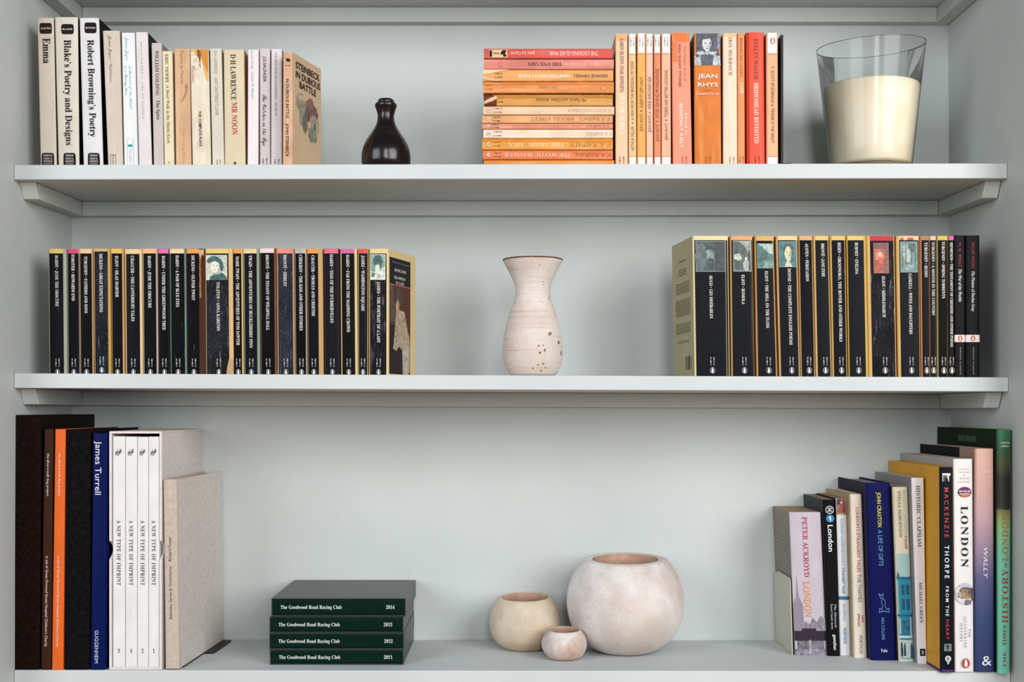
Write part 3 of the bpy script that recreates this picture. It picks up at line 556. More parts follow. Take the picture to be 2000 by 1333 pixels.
def pic_bank(bg, hi, dk):
    return [([(.02, .98), (.98, .98), (.98, .56), (.7, .62), (.5, .76), (.3, .9)], hi, 'photo'),
            (blob(.22, .66, .2, .2), mix(bg, dk, .5), 'photo'),
            (blob(.46, .52, .18, .16), dk, 'photo'),
            (blob(.2, .36, .18, .12), dk, 'photo'),
            (blob(.75, .46, .2, .1), mix(bg, dk, .4), 'photo'),
            ([(.5, .3), (.98, .34), (.98, .02), (.3, .02)], mix(bg, hi, .35), 'photo'),
            ([(.3, .02), (.5, .28), (.7, .24), (.55, .02)], mix(bg, hi, .6), 'photo')]
def pic_youth(bg, hi, dk):      # pale long face and neck on a plain ground
    m = mix(hi, dk, .4)
    return [([(.3, 0), (.4, .2), (.5, .3), (.62, .2), (.7, .06), (.72, 0)], hi, 'photo'), ([(.3, .52), (.34, .7), (.46, .82), (.62, .82), (.74, .68), (.74, .48), (.66, .3), (.54, .22), (.42, .28), (.34, .4)], hi, 'ink'), ([(.62, .82), (.74, .68), (.74, .48), (.66, .3), (.62, .4), (.66, .6)], m, 'ink'),
            ([(.28, .5), (.24, .72), (.36, .9), (.6, .93), (.8, .8), (.84, .5), (.76, .42), (.74, .66), (.6, .8), (.44, .8), (.34, .66)], dk, 'photo'), ([(.4, .57), (.48, .585), (.52, .56)], dk, 'ink'), ([(.6, .57), (.66, .59), (.7, .56)], dk, 'ink'), ([(.5, .36), (.6, .365), (.55, .335)], mix(hi, dk, .6), 'ink'), ([(.55, .44), (.6, .43), (.57, .54)], m, 'ink')]
def pic_red(bg, hi, dk):        # seated red figure in an orange room
    return [(rect(.03, .8, .97, .98), dk, 'photo'), (rect(.7, .02, .97, .8), mix(bg, dk, .5), 'photo'), (blob(.4, .5, .26, .26), (236, 130, 66), 'photo'), (blob(.42, .62, .1, .08), (240, 205, 170), 'ink'), (blob(.36, .28, .22, .2), (214, 44, 36), 'photo'), (blob(.52, .4, .12, .14), (226, 62, 46), 'photo')]
def pic_wood(bg, hi, dk):       # pale sun through trees over a path
    L = [(blob(.35, .66, .3, .24), mix(hi, bg, .3), 'photo'), (blob(.7, .8, .22, .14), dk, 'photo')]
    L += [(rect(x, .2, x+.035, y), dk, 'photo') for x, y in ((.12, .8), (.3, .9), (.62, .85), (.85, .9))]
    return L+[(blob(.45, .42, .12, .12), hi, 'photo'), (blob(.5, .16, .4, .1), mix(bg, hi, .3), 'photo')]
def portrait(y0, y1, bg, hi, dk, frame=(215, 215, 205), u=(.06, .94), pic=pic_cap):
    def f(b, u0, u1):
        a, c = u0+(u1-u0)*u[0], u0+(u1-u0)*u[1]
        b.shapes(a, c, y0, y1, [(FULL, frame, 'ink'), (rect(.025, .02, .975, .98), bg, 'photo')]+pic(bg, hi, dk), 'picture')
    return f
TEAL = (64, 118, 112)
Y1, PK, PE, OR, CRM, MG = (240, 212, 120), (225, 74, 112), (242, 203, 162), (242, 170, 80), (240, 216, 166), (228, 108, 172)
MB('black-spined paperback with yellow top band, nearest the wall', (94, 129), (96, 123), (238, 208, 116), 'HARDY • JUDE THE OBSCURE', 499, 599, (36, 36, 46), base=(172, 176, 156))
MB('black-spined paperback with crimson top band, second from the wall', (130, 153.7), (130.4, 153), PK, 'FORSTER • HOWARDS END', 497, 588, base=(180, 176, 160), right=(150, 155, 140))
MB('black-spined paperback with peach top band, third from the wall', (154, 181), (154.3, 178.5), PE, 'TURGENEV • FATHERS AND SONS', 501, 612, base=(196, 152, 112))
MB('scuffed navy-spined paperback with a thin tan top band', (181.5, 215), (181.8, 210), (205, 182, 130), 'DICKENS • GREAT EXPECTATIONS', 496, 610, (44, 47, 64), base=(205, 164, 78), kind='scuff', bandy=5.5, lg=722)
MB('black-spined paperback with golden yellow top band, fifth from the wall', (216, 241.5), (216.3, 238), (246, 198, 92), 'ELIOT • SILAS MARNER', 500, 581, base=(206, 160, 88))
MB('wide black-spined paperback with sandy top band, sixth from the wall', (243, 277), (243, 272), (242, 206, 160), 'CHAUCER • THE CANTERBURY TALES', 500, 628, (24, 28, 42), base=(232, 200, 146), kind='gloss', yt=487)
MB('black-spined paperback with apricot top band and a torn lower corner', (277.5, 307), (277.8, 304), (246, 188, 132), 'HARDY • JUDE THE OBSCURE', 500, 602, base=(186, 176, 166))
MB('black-spined paperback with lilac-pink top band, eighth from the wall', (308, 329.8), (308.2, 329), (236, 112, 178), 'HARDY • UNDER THE GREENWOOD TREE', 500, 645, base=(60, 52, 48))
MB('black-spined paperback with cream top band beside a greenish edge', (330.5, 363), (330.8, 359.5), CRM, 'HARDY • A PAIR OF BLUE EYES', 499, 600, base=(98, 132, 116))
b = MB('black-spined paperback with amber top band and a brown torn strip', (363.5, 400), (363.6, 388), (242, 168, 78), 'DICKENS • OLIVER TWIST', 499, 587, base=(74, 48, 34), kind='crack')
b.panel(b.uof(389, 1), b.uof(393, 1), 502, 582, (150, 104, 50), 'worn', 'torn_strip', wob=.02); b.shapes(b.uof(388, 1), b.uof(399, 1), 488, 506, [([(0, 1), (.1, .4), (.4, 0), (.6, .5), (.9, .3), (1, 1)], (226, 178, 142), 'worn')], 'torn_strip')
b = MB('thick black-spined paperback with a green portrait of someone in a cap', (400.5, 454), (402, 446), (240, 214, 118), 'TOLSTOY • ANNA KARENIN', 551, 647, (40, 40, 50), base=(226, 186, 132), kind='scuff',
   pic=portrait(498.5, 547.5, (218, 222, 200), (236, 234, 214), (38, 92, 90), (225, 225, 205), (.0, .94), pic_cap))
b.shapes(b.uof(443, 0), b.uof(454, 0), 700, 733, [([(0, .0), (.1, .4), (.5, 1), (1, .9), (1, 0)], (214, 172, 122), 'worn')], 'torn_strip')
MB('black-spined paperback with orange top band, right of the capped portrait one', (448.6+6, 474), (455, 471), (242, 162, 82), 'MARK TWAIN • THE ADVENTURES OF TOM SAWYER', 501, 675, base=(226, 188, 112))
MB('black-spined paperback with buff top band and the longest title in its run', (474.5, 506), (474.8, 501), (238, 214, 164), 'TWAIN • THE ADVENTURES OF HUCKLEBERRY FINN', 499, 680, (34, 36, 46), base=(140, 160, 142))
MB('black-spined paperback with pinkish white top band', (506.8, 539), (507, 535), (238, 222, 216), 'BRONTË • THE TENANT OF WILDFELL HALL', 498, 646, base=(120, 82, 52), yt=485)
MB('scuffed navy-spined paperback with coral top band', (539.5, 574), (539.7, 571), (246, 142, 128), 'BRONTË • SHIRLEY', 498, 560, (58, 62, 82), base=(196, 150, 110), kind='scuff')
MB('black-spined paperback with a ragged grey-white top band', (575, 598), (576.5, 596), (205, 200, 192), 'CHEKHOV • THE KISS AND OTHER STORIES', 498, 646, base=(196, 176, 150), bk='photo')
MB('black-spined paperback with tangerine top band and a wide sandy edge', (599, 630), (599.2, 621), (246, 166, 84), 'CHAUCER • TROILUS AND CRISEYDE', 499, 618, (26, 32, 46), base=(206, 164, 104))
b = MB('glossy black-spined paperback with rose top band', (632, 662), (632.2, 660.5), (236, 114, 134), 'HARDY • TESS OF THE D’URBERVILLES', 497, 631, (46, 44, 60), base=(60, 40, 38), kind='gloss')
MB('black-spined paperback with magenta top band, matt spine', (664, 697), (664.2, 692), (226, 104, 172), 'HARDY • FAR FROM THE MADDING CROWD', 498, 649, (30, 28, 32), base=(224, 204, 140), kind='gloss')
MB('narrow black-spined paperback with red top band', (698.5, 720), (698.7, 718), (232, 84, 76), 'JAMES • WASHINGTON SQUARE', 499, 608, (40, 42, 58), base=(214, 186, 122), kind='gloss', xd=-1)
b = MB('cream-edged paperback ending the run, painted front cover splayed outward', (721.3, 758.3), (723, 755), (238, 212, 152), 'JAMES • THE PORTRAIT OF A LADY', 551, 670, (36, 34, 46), base=(234, 208, 148), kind='scuff', xd=-.5,
   pic=portrait(497, 547, (150, 180, 165), (235, 238, 222), (50, 98, 92), (225, 225, 205), (.02, .94), pic_bowed), fr=.34, depth=.092, sb=.026)
CV = [(rect(0, 0, 1, .77), (96, 60, 48), 'plain'), (rect(0, .77, 1, 1), (38, 36, 40), 'plain'), (rect(0, .765, 1, .773), (190, 120, 90), 'ink'),
      (rect(0, 0, .62, .42), (52, 44, 44), 'plain'), ([(.15, .765), (.25, .55), (.3, .45), (.02, .45), (.0, .76)], (70, 50, 44), 'photo'), ([(.3, .7), (.42, .75), (.55, .7), (.52, .6), (.4, .56), (.3, .62)], (52, 38, 34), 'photo'),
      ([(.28, .6), (.36, .65), (.44, .62), (.44, .55), (.36, .5), (.3, .53)], (205, 160, 125), 'ink'), (ell(.34, .38, .1, .04, 12, .15), (200, 150, 118), 'photo'), ([(.28, .52), (.42, .56), (.7, .55), (.85, .4), (.98, .3), (.98, .02), (.7, .02), (.62, .2), (.45, .24), (.3, .2), (.16, .22), (.26, .4)], (196, 168, 132), 'photo'), ([(.6, .2), (.8, .3), (.95, .2), (.9, .0), (.62, .0)], (206, 192, 172), 'photo')]
b.shapes(.04, .80, 0, 0, CV, 'picture', v=(.94, .012), face='right')
for t, vv, a, c in (('HENRY JAMES', .845, .2, .62), ('THE PORTRAIT', .785, .18, .6), ('OF A LADY', .745, .25, .55)): b.text(t, 'B', a, c, (222, 216, 208), 5.5, vv, face='right')
b.text('PENGUIN CLASSICS', 'N', .12, .74, (170, 165, 160), 2.2, .905, face='right', name='small_print')

GR = 'dark-spined paperbacks standing in the shorter middle run'
def MR(label, xs, pan, band, title, y0, y1, spcol=(26, 32, 46), xb=None, **k):
    k.setdefault('kind', 'gloss'); k.setdefault('yt', 461); k.setdefault('bandy', 8.5); k.setdefault('lg', 723)
    return MB(label, xs, pan, band, title, y0, y1, spcol, row='MR', grp=GR, sb=.008, depth=k.pop('depth', .129), xb=xb, ls=12.5, **k)
b = MR('thickest dark-spined paperback, its pale yellow back cover showing, bearded man on spine', (1353, 1422), (1356, 1420.5), (236, 222, 166), 'HUGO • LES MISÉRABLES', 539, 622, xb=(1357.5, 1425.5), base=(232, 216, 160), left=(190, 180, 140), fl=-.125, depth=.114,
   pic=portrait(471.5, 531, (46, 68, 72), (150, 175, 165), (22, 34, 40), (150, 165, 165), (.03, .95), pic_beard), u=.46)
for k, (vt, vb_, n, wd) in enumerate(((.865, .845, 1, .4), (.80, .745, 3, .42), (.70, .615, 5, .75), (.575, .45, 9, .8), (.40, .32, 5, .8), (.27, .25, 2, .6))):
    L = []
    for j in range(n):
        y = 1-(j+.5)/n; a = .5-wd/2
        while a < .5+wd/2:
            q = random.uniform(.05, .14); L.append((rect(a, y-.16/n*1.5, min(a+q, .5+wd/2), y+.16/n*1.5), (125, 116, 86), 'ink')); a += q+.03
    b.shapes(.08, .92, 0, 0, L, 'small_print', v=(vt, vb_), face='left')
L = [(FULL, (205, 196, 156), 'ink')]+[(rect(.04+k*.048, .08, .04+k*.048+random.choice((.014, .024, .032)), .96), (70, 64, 50), 'ink') for k in range(19)]
b.shapes(.12, .42, 0, 0, L, 'barcode', v=(.155, .04), face='left')
MR('dark-spined paperback with peach band and a street scene picture', (1426, 1469.5), (1428.5, 1468.5), (240, 176, 116), 'ELIOT • ROMOLA', 537, 595, xb=(1429, 1474), base=(206, 160, 98),
   pic=portrait(471, 530.5, (70, 92, 90), (214, 218, 200), (40, 60, 64), (190, 200, 190), (.08, .96), pic_street))
MR('dark-spined paperback with sandy band and a green landscape picture', (1473.5, 1511.5), (1476.5, 1511), (230, 186, 110), 'ELIOT • THE MILL ON THE FLOSS', 530, 641, xb=(1478, 1519.5), base=(200, 150, 84), bandy=9.5,
   pic=portrait(476, 524.5, (64, 130, 122), (190, 210, 196), (34, 84, 80), (130, 175, 165), (.04, .96), pic_bank))
MR('dark-spined paperback with cream band and a pale face on green', (1515.5, 1558), (1519, 1557.5), (242, 214, 156), 'DONNE • THE COMPLETE ENGLISH POEMS', 525, 674, xb=(1522.5, 1564), base=(214, 166, 112),
   pic=portrait(472, 522, (44, 110, 116), (226, 220, 180), (26, 62, 68), (150, 190, 185), (.04, .94), pic_youth))
MR('narrow dark-spined paperback with apricot band, just after the pictured four', (1559.5, 1587.3), (1561.5, 1587), (238, 178, 118), 'AUSTEN • PERSUASION', 476, 550, xb=(1564, 1593), base=(208, 164, 96), kind='crack')
MR('dark-spined paperback with yellow-cream band and an unworn spine', (1588.5, 1618.8), (1592, 1618.6), (240, 206, 122), 'BRONTË • JANE EYRE', 476, 541, xb=(1594, 1625.3), base=(220, 180, 108))
MR('dark-spined paperback with pale gold band and a long three-part title', (1620.5, 1651.5), (1624, 1651.3), (238, 200, 110), 'BEHN • OROONOKO, THE ROVER AND OTHER WORKS', 474, 668, xb=(1626, 1656), base=(206, 166, 84), kind='crack')
MR('dark-spined paperback with a light yellow band and wide mustard edge', (1653.5, 1692), (1655.5, 1686.5), (242, 208, 116), 'BURNEY • EVELINA', 474, 536, xb=(1658, 1697), base=(214, 176, 72))
b = MR('thick cracked black-spined paperback with crimson band and red picture', (1693, 1747), (1699, 1745), (206, 40, 52), 'ELIOT • MIDDLEMARCH', 540, 620, (24, 26, 36), xb=(1698, 1751.5), base=(224, 182, 116), kind='scuff', bandy=9.5,
   pic=portrait(475, 534, (176, 74, 50), (232, 110, 66), (110, 34, 36), (205, 130, 110), (.14, .78), pic_red))
b = MR('dark-spined paperback with red triangles on its peach band', (1750.5, 1795.5), (1756, 1794), (246, 208, 160), 'GASKELL • WIVES AND DAUGHTERS', 535, 653, xb=(1755, 1798), base=(220, 178, 104),
   pic=portrait(472, 532.5, (104, 142, 140), (190, 205, 190), (50, 82, 84), (130, 165, 160), (.04, .94), pic_wood))
b.shapes(.15, .75, 463, 469.5, [([(0, 0), (.14, 1), (.28, 0)], (226, 76, 84), 'ink'), ([(.5, 0), (.64, .9), (.8, .5), (.8, 0)], (226, 76, 84), 'ink'), ([(.8, 0), (.86, 1), (1, 0)], (226, 76, 84), 'ink')], 'band_motif')
MR('slim black-spined paperback with brownish band', (1797, 1815.7), (1799.5, 1815.5), (178, 134, 98), 'TURGENEV • RUDIN', 474, 542, (18, 16, 20), xb=(1800, 1817), base=(206, 130, 96), size=5.5)
MR('very slim black-spined paperback with cream-pink band', (1816, 1829), (1816.3, 1827.5), (238, 200, 166), 'TURGENEV • A MONTH IN THE COUNTRY', 473, 617, (18, 16, 20), xb=(1817.5, 1830), base=(120, 110, 84), size=5)
MR('black-spined paperback with lime yellow band', (1829.7, 1851.7), (1831.5, 1851.3), (222, 204, 84), 'TURGENEV • SPRING TORRENTS', 472, 583, (20, 18, 22), xb=(1831.5, 1852.5), base=(196, 180, 96), kind='crack', size=5.5)
MR('slimmest black-spined paperback, bright pink band', (1852.3, 1863.3), (1852.5, 1863), (228, 104, 160), 'HENRYSON • THE TESTAMENT OF CRESSEID AND OTHER POEMS', 474, 678, (26, 22, 22), xb=(1853.5, 1864), base=(70, 62, 56), size=5)
for (xs, xb_, lab, a, a0, a1, t, t0, t1) in (((1864, 1885), (1865, 1885.5), 'plain black paperback with red author line and white stripe, narrower of two', 'H. G. WELLS', 475, 521, 'The War of the Worlds', 526, 590),
     ((1886.5, 1913.5), (1886.5, 1914), 'plain black paperback with white stripe, ending the run towards the wall', 'OSCAR WILDE', 473, 524, 'The Picture of Dorian Gray', 530, 609)):
    b = Book(lab, xs, xb_, 460, 'B', spine=(15, 15, 21), wear='gloss', row='MR', group=GR, sb=.008, depth=.129, pages=(205, 190, 160))
    b.text(a, 'H', a0, a1, (180, 50, 45), 5, .52, sp=1.2); b.text(t, 'J', t0, t1, (225, 222, 218), 6, .52)
    b.panel(0, 1, 654.5, 668.5, (235, 228, 226), 'plain', 'colour_band'); logo(b, 661.5, 11, (205, 60, 45), (240, 236, 232), (205, 60, 45), .5)
    b.text('PENGUIN CLASSICS', 'H', 679, 732, (170, 168, 170), 2.6, .52, sp=1.5)

# ------------------------------------------------------------------ lowest shelf, left run
GL = 'large books at the wall end of the lowest shelf'
def BL(label, xt, xb, yt, spine, sb=.003, **k):
    k.setdefault('backto', .222); k.setdefault('hard', True); k.setdefault('wear', 'plain'); k.setdefault('name', 'hardback_book')
    return Book(label, xt, xb, yt, 'C', spine=spine, row='BL', group=GL, sb=sb, **k)
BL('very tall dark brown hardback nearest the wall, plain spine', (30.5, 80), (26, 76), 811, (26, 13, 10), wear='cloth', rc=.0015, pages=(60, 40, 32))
for (xt, xb_, c, lab) in (((86.5, 103.5), (80, 99), (66, 40, 28), 'slim brown hardback with small white sans lettering'), ((107.7, 127.5), (101, 123), (250, 112, 34), 'slim bright orange hardback with small white sans lettering')):
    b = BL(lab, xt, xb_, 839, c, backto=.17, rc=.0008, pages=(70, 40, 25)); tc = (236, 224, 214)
    b.text('the alive-n-well dog project', 'N', 886, 970, tc, 4.6, .5); b.text('in aid of Great Ormond Street Hospital Children’s Charity', 'N', 1087, 1264, tc, 4.8, .5)
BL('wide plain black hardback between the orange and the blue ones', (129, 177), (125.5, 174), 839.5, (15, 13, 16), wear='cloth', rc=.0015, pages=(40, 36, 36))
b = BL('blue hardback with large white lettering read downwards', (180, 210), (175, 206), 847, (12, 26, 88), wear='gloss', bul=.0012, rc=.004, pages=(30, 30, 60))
b.text('James Turrell', 'N', 862, 967, (232, 234, 240), 12, .42); b.text('GUGGENHEIM', 'N', 1232, 1296, (215, 220, 232), 7, .42, sp=1.05)
# slipcase with four white volumes
def slipcase(x0, x1, z0, z1, y0, y1, t, m, label, group, name='slipcase', notch=None, rot=0):
    cx = (x0+x1)/2; r = empty(name, (cx, y0, z0), label, 'slipcase', group); W = (x1-x0)/2; H = z1-z0; D = y1-y0
    box('top_board', -W, W, 0, D, H-t, H, m, r, bev=.0005); box('bottom_board', -W, W, 0, D, 0, t, m, r, bev=.0005); box('back_board', -W+t, W-t, D-t, D, t, H-t, m, r)
    for sx, nm in ((-1, 'side_board'), (1, 'side_board')):
        a, c = (-W, -W+t) if sx < 0 else (W-t, W)
        if notch is None: box(nm, a, c, 0, D, t, H-t, m, r, bev=.0005)
        else:
            n0, n1, nd = notch; pts = [(0, t), (0, n0)]+[(nd*math.sin(math.pi*k/8), n0+(n1-n0)*k/8) for k in range(1, 8)]+[(0, n1), (0, H-t), (D, H-t), (D, t)]
            n = len(pts); vs = [(x, y, z) for x in (a, c) for (y, z) in pts]
            fs = [tuple(range(n)), tuple(range(2*n-1, n-1, -1))]+[(k, n+k, n+(k+1) % n, (k+1) % n) for k in range(n)]
            meshobj(nm, vs, fs, [m], r)
    return r
sb = .003; d = D0+sb; xl, xr_ = wx(213.5, d), wx(316, d); zc = shelfz('C', xl)+.0002
SC = mat((242, 232, 228), 'cloth'); zt = wz(843, d)
slipcase(xl, xr_, zc, zt, sb, .221, .0032, SC, 'pale pinkish linen slipcase holding four white volumes', None, notch=(zt-zc-(wz(843, d)-wz(1094, d)), zt-zc-(wz(843, d)-wz(1057, d)), .016))
ROW['BL'] = (xr_+.0015, xr_+.0015); XSL = xr_
GW = 'white volumes in the linen slipcase'
for (a, c, num, yo, lab) in ((219.5, 243.2, '3', 853, 'first'), (244.2, 266.6, '4', 853.5, 'second'), (267.4, 288.6, '2', 854, 'third'), (289.4, 310.2, '1', 853.5, 'fourth')):
    x0 = wx(a, d); x1 = wx(c, d); zz = zc+.0034
    b = Book('%s white volume in the linen slipcase, numbered %s at its foot' % (lab, num), (0, 0), sb=sb+.0015, depth=.205, spine=(236, 236, 236), raw=((x0+x1)/2, zz, wz(yo, d)-zz, x1-x0, 0), name='paperback_book', group=GW, pages=(225, 222, 216), rc=.0008)
    b.text('A NEW TYPE OF IMPRINT', 'B', 1017, 1144, (52, 50, 54), 7.5, .5, sp=1.15); b.text(num, 'B', .42, .58, (60, 58, 60), 7.5, 1272, 'h')
    b.shapes(.2, .78, 877, 891, [(rect(.0, .52, 1, .58), (50, 48, 52), 'ink'), (rect(.3, .1, .36, .95), (50, 48, 52), 'ink'), ([(.0, .3), (.05, .24), (.95, .74), (.9, .8)], (50, 48, 52), 'ink'), ([(.4, .05), (.46, 0), (.86, .9), (.8, .95)], (50, 48, 52), 'ink'), (rect(.7, .3, .76, 1), (50, 48, 52), 'ink'), (rect(.1, .0, .16, .6), (50, 48, 52), 'ink')], 'logo')
b = BL('oatmeal linen hardback leaning against the slipcase beside the bookend', (319, 345), (323.5, 350), 937, (208, 194, 180), sb=.004, wear='cloth', lift=.0014, fr=.052, rc=.001, mats=(mat((212, 197, 182), 'cloth'), mat((212, 200, 190), 'cloth'), mat((232, 223, 216), 'cloth')))
b.text('Between Sense & Uncertainty', 'N', 1106, 1210, (38, 33, 32), 5.6, .42, 'up'); b.text('Richard Foster', 'N', 1049, 1097, (38, 33, 32), 5.6, .42, 'up')
# black bookend: upright hidden by the linen book's fore edge, foot runs out over the shelf
r = empty('bookend', (XSL+.0003, 0, shelfz('C', XSL)+.0001), 'black metal bookend, only its foot showing beyond the oatmeal book', 'bookend'); mk = mat((20, 18, 18), 'metal')
box('upright_plate', 0, .001, .06, .215, .0012, .12, mk, r)
ex = lambda y: wx(350, 1.704)+.052*y+.0008-XSL
pl = [(0, .02), (ex(.02), .02), (ex(.112), .112), (-.4440-XSL, .1146), (-.4415-XSL, .118), (-.4372-XSL, .205), (-.4385-XSL, .214), (-.443-XSL, .218), (0, .218)]
n = len(pl); vs = [(x, y, z) for z in (0, .0012) for x, y in pl]
meshobj('foot_plate', vs, [tuple(range(n-1, -1, -1)), tuple(range(n, 2*n))]+[(k, (k+1) % n, n+(k+1) % n, n+k) for k in range(n)], [mk], r)

# ------------------------------------------------------------------ lowest shelf, stack of green slipcased books
GG = 'green slipcases in the lying stack'; GB = 'green books inside the lying slipcases'
sb = .037; d = D0+sb; zc = shelfz('C', -.25)+.0001; G = (8, 38, 31); mg = mat((14, 36, 31), 'laminate'); mgd = mat((14, 30, 27), 'cloth')
hts = [(527, 788.3, 1269.4, None), (526, 789, 1237, 1269), (526.2, 788, 1204.5, 1236.6), (530, 792.5, 1169, 1203.4)]
z = zc
for i, (xa, xb_, ya, yb) in enumerate(hts):
    z1 = wz(ya, d); yr = 2011+i; pos = ('bottom', 'second from the bottom', 'second from the top', 'top')[i]
    slipcase(wx(xa, d), wx(xb_, d), z, z1-.0002, sb, .222, .0017, mg, 'dark green slipcase lying %s of the green stack' % ('at the '+pos if i in (0, 3) else pos), GG)
    L = wx(xb_, d)-wx(xa, d)-.0042; wd = z1-z-.0002-.0042
    b = Book('dark green book dated %d, spine outward in the %s slipcase' % (yr, pos if i in (0, 3) else ('third' if i == 1 else 'second')), (0, 0), sb=sb+.001, depth=.178, spine=G, wear='gloss', hard=True, rc=.0006, bul=.0002,
             raw=(0, z+.0002+.0019+wd/2, L, wd, -math.pi/2), name='hardback_book', group=GB, pages=(220, 215, 200))
    b.root.location.x = wx(xb_, d)-.0021
    xo = xb_-1.25; b.vof = (lambda px, xo=xo, L=L: (xo-px)/(L*F/(D0+.038)))
    b.text('The Goodwood Road Racing Club', 'B', xa+19.5, xa+139, (224, 226, 220), 6.8, .5); b.text(str(yr), 'B', xb_-37, xb_-20.5, (224, 226, 220), 6.6, .5)
    z = z1

# ------------------------------------------------------------------ lowest shelf, right run
GQ = 'books about a city in the stepped run'
def BR(label, xt, xb, yt, spine, yb, hard=False, **k):
    sb = (CY-1311.7)*-D0/(yb-CY)-D0
    k.setdefault('backto', .2225); k.setdefault('name', 'hardback_book' if hard else 'paperback_book'); k.setdefault('wear', 'plain')
    return Book(label, xt, xb, yt, 'C', spine=spine, row='BR', group=GQ, sb=sb, hard=hard, **k)
LIL = (204, 194, 204)
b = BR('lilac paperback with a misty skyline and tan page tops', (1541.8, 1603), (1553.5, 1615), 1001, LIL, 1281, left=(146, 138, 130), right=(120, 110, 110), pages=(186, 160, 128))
b.shapes(.0, 1, 1120, 1281.5, [(rect(0, 0, 1, .3), (120, 110, 126), 'photo'), ([(0, .3), (.0, .62), (.1, .7), (.14, .98), (.18, .72), (.3, .62), (.32, .3)], (152, 142, 160), 'plain'), ([(.3, .3), (.34, .42), (.5, .38), (.6, .46), (.72, .4), (.85, .48), (1, .44), (1, .3)], (150, 140, 152), 'photo'), (rect(0, .18, 1, .33), (62, 50, 62), 'plain'), (rect(0, .0, 1, .08), (150, 140, 158), 'photo')], 'picture')
b.text('PETER ACKROYD', 'B', 1010, 1128, (190, 70, 96), 9.5, .47); b.text('LONDON', 'B', 1136, 1206, (238, 156, 92), 13, .45); b.text('VINTAGE', 'B', 1250, 1277, (225, 220, 225), 4.5, .48)
L = []
for j in range(16):
    a = .12
    while a < .85: q = random.uniform(.06, .16); L.append((rect(a, 1-(j+.65)/16, min(a+q, .88), 1-(j+.35)/16), (176, 168, 158), 'ink')); a += q+.03
b.shapes(.05, .95, 0, 0, L, 'small_print', v=(.86, .45), face='left')
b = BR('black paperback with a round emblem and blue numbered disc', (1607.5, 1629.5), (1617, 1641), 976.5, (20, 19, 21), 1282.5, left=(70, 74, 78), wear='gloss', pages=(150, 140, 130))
b.shapes(.18, .92, 988.5, 1004.5, [(ell(.5, .5, .5, .5, 24), (215, 215, 215), 'ink'), (ell(.5, .5, .42, .42, 24), (22, 22, 24), 'ink'), ([(.2, .25), (.27, .25), (.8, .72), (.8, .78), (.73, .78), (.2, .32)], (215, 215, 215), 'ink'), ([(.8, .25), (.73, .25), (.2, .72), (.2, .78), (.27, .78), (.8, .32)], (215, 215, 215), 'ink'), (rect(.47, .15, .53, .85), (215, 215, 215), 'ink')], 'logo')
b.shapes(.2, .92, 1006, 1021, [(ell(.5, .5, .5, .5, 24), (40, 140, 205), 'ink'), ([(.46, .2), (.6, .2), (.6, .8), (.5, .8), (.34, .66), (.34, .56), (.46, .62)], (240, 240, 240), 'ink')], 'logo')
b.text('London', 'H', 1026, 1078, (240, 240, 240), 10, .55); b.text('The Monocle', 'I', 1180, 1227, (220, 220, 220), 3.8, .72); b.text('Travel Guide Series', 'I', 1180, 1230, (220, 220, 220), 3.8, .42); b.text('gestalten', 'H', 1240, 1270, (228, 228, 228), 6, .6)
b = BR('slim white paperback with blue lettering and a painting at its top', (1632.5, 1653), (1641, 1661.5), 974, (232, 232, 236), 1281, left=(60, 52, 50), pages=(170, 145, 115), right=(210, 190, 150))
b.shapes(.0, 1, 974.2, 1006, [(FULL, (170, 100, 74), 'photo'), (rect(.1, .62, .45, .98), (60, 56, 80), 'photo'), (ell(.62, .4, .3, .3, 12, .1), (176, 50, 40), 'photo'), (ell(.5, .75, .1, .08, 10), (232, 205, 180), 'ink'), (rect(0, 0, 1, .12), (214, 170, 120), 'photo')], 'picture')
b.text('LONDON UNDERGROUND’S', 'N', 1014, 1106, (130, 175, 215), 4.8, .5); b.text('STRANGEST TALES', 'H', 1109, 1160, (60, 140, 195), 4.6, .5); b.panel(0, 1, 1165.5, 1172, (40, 128, 160), 'ink', 'printed_band'); b.text('IAIN SPRAGG', 'N', 1180, 1213, (150, 185, 215), 4.6, .5); b.text('PORTICO', 'H', 1227, 1258, (80, 150, 195), 4.8, .5)
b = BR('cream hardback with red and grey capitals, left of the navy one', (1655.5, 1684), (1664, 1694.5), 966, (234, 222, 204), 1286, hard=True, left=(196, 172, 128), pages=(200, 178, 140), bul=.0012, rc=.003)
b.text('LONDON’S STRANGEST TALES', 'H', 992, 1118, (178, 62, 66), 6, .55); b.text('THE THAMES', 'N', 1122, 1177, (90, 84, 92), 7, .55); b.text('IAN', 'H', 1203, 1216, (176, 60, 66), 4.2, .72); b.text('SPRAGG', 'H', 1199, 1224, (176, 60, 66), 4.2, .42); b.text('PORTICO', 'N', 1242, 1277, (90, 84, 86), 5.5, .52)
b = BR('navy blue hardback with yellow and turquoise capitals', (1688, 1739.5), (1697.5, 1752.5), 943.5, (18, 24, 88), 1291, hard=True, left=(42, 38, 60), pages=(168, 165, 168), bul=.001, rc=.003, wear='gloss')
b.text('JOHN CRAXTON', 'H', 962, 1030, (226, 216, 60), 7.8, .5); b.text('A LIFE OF GIFTS', 'N', 1036, 1106, (96, 170, 214), 8.5, .5)
HL = (92, 134, 196)
def seg(a, c, w=.04): 
    dx, dy = c[0]-a[0], c[1]-a[1]; l = math.hypot(dx, dy); nx, ny = -dy/l*w/2, dx/l*w/2; return [(a[0]+nx, a[1]+ny), (c[0]+nx, c[1]+ny), (c[0]-nx, c[1]-ny), (a[0]-nx, a[1]-ny)]
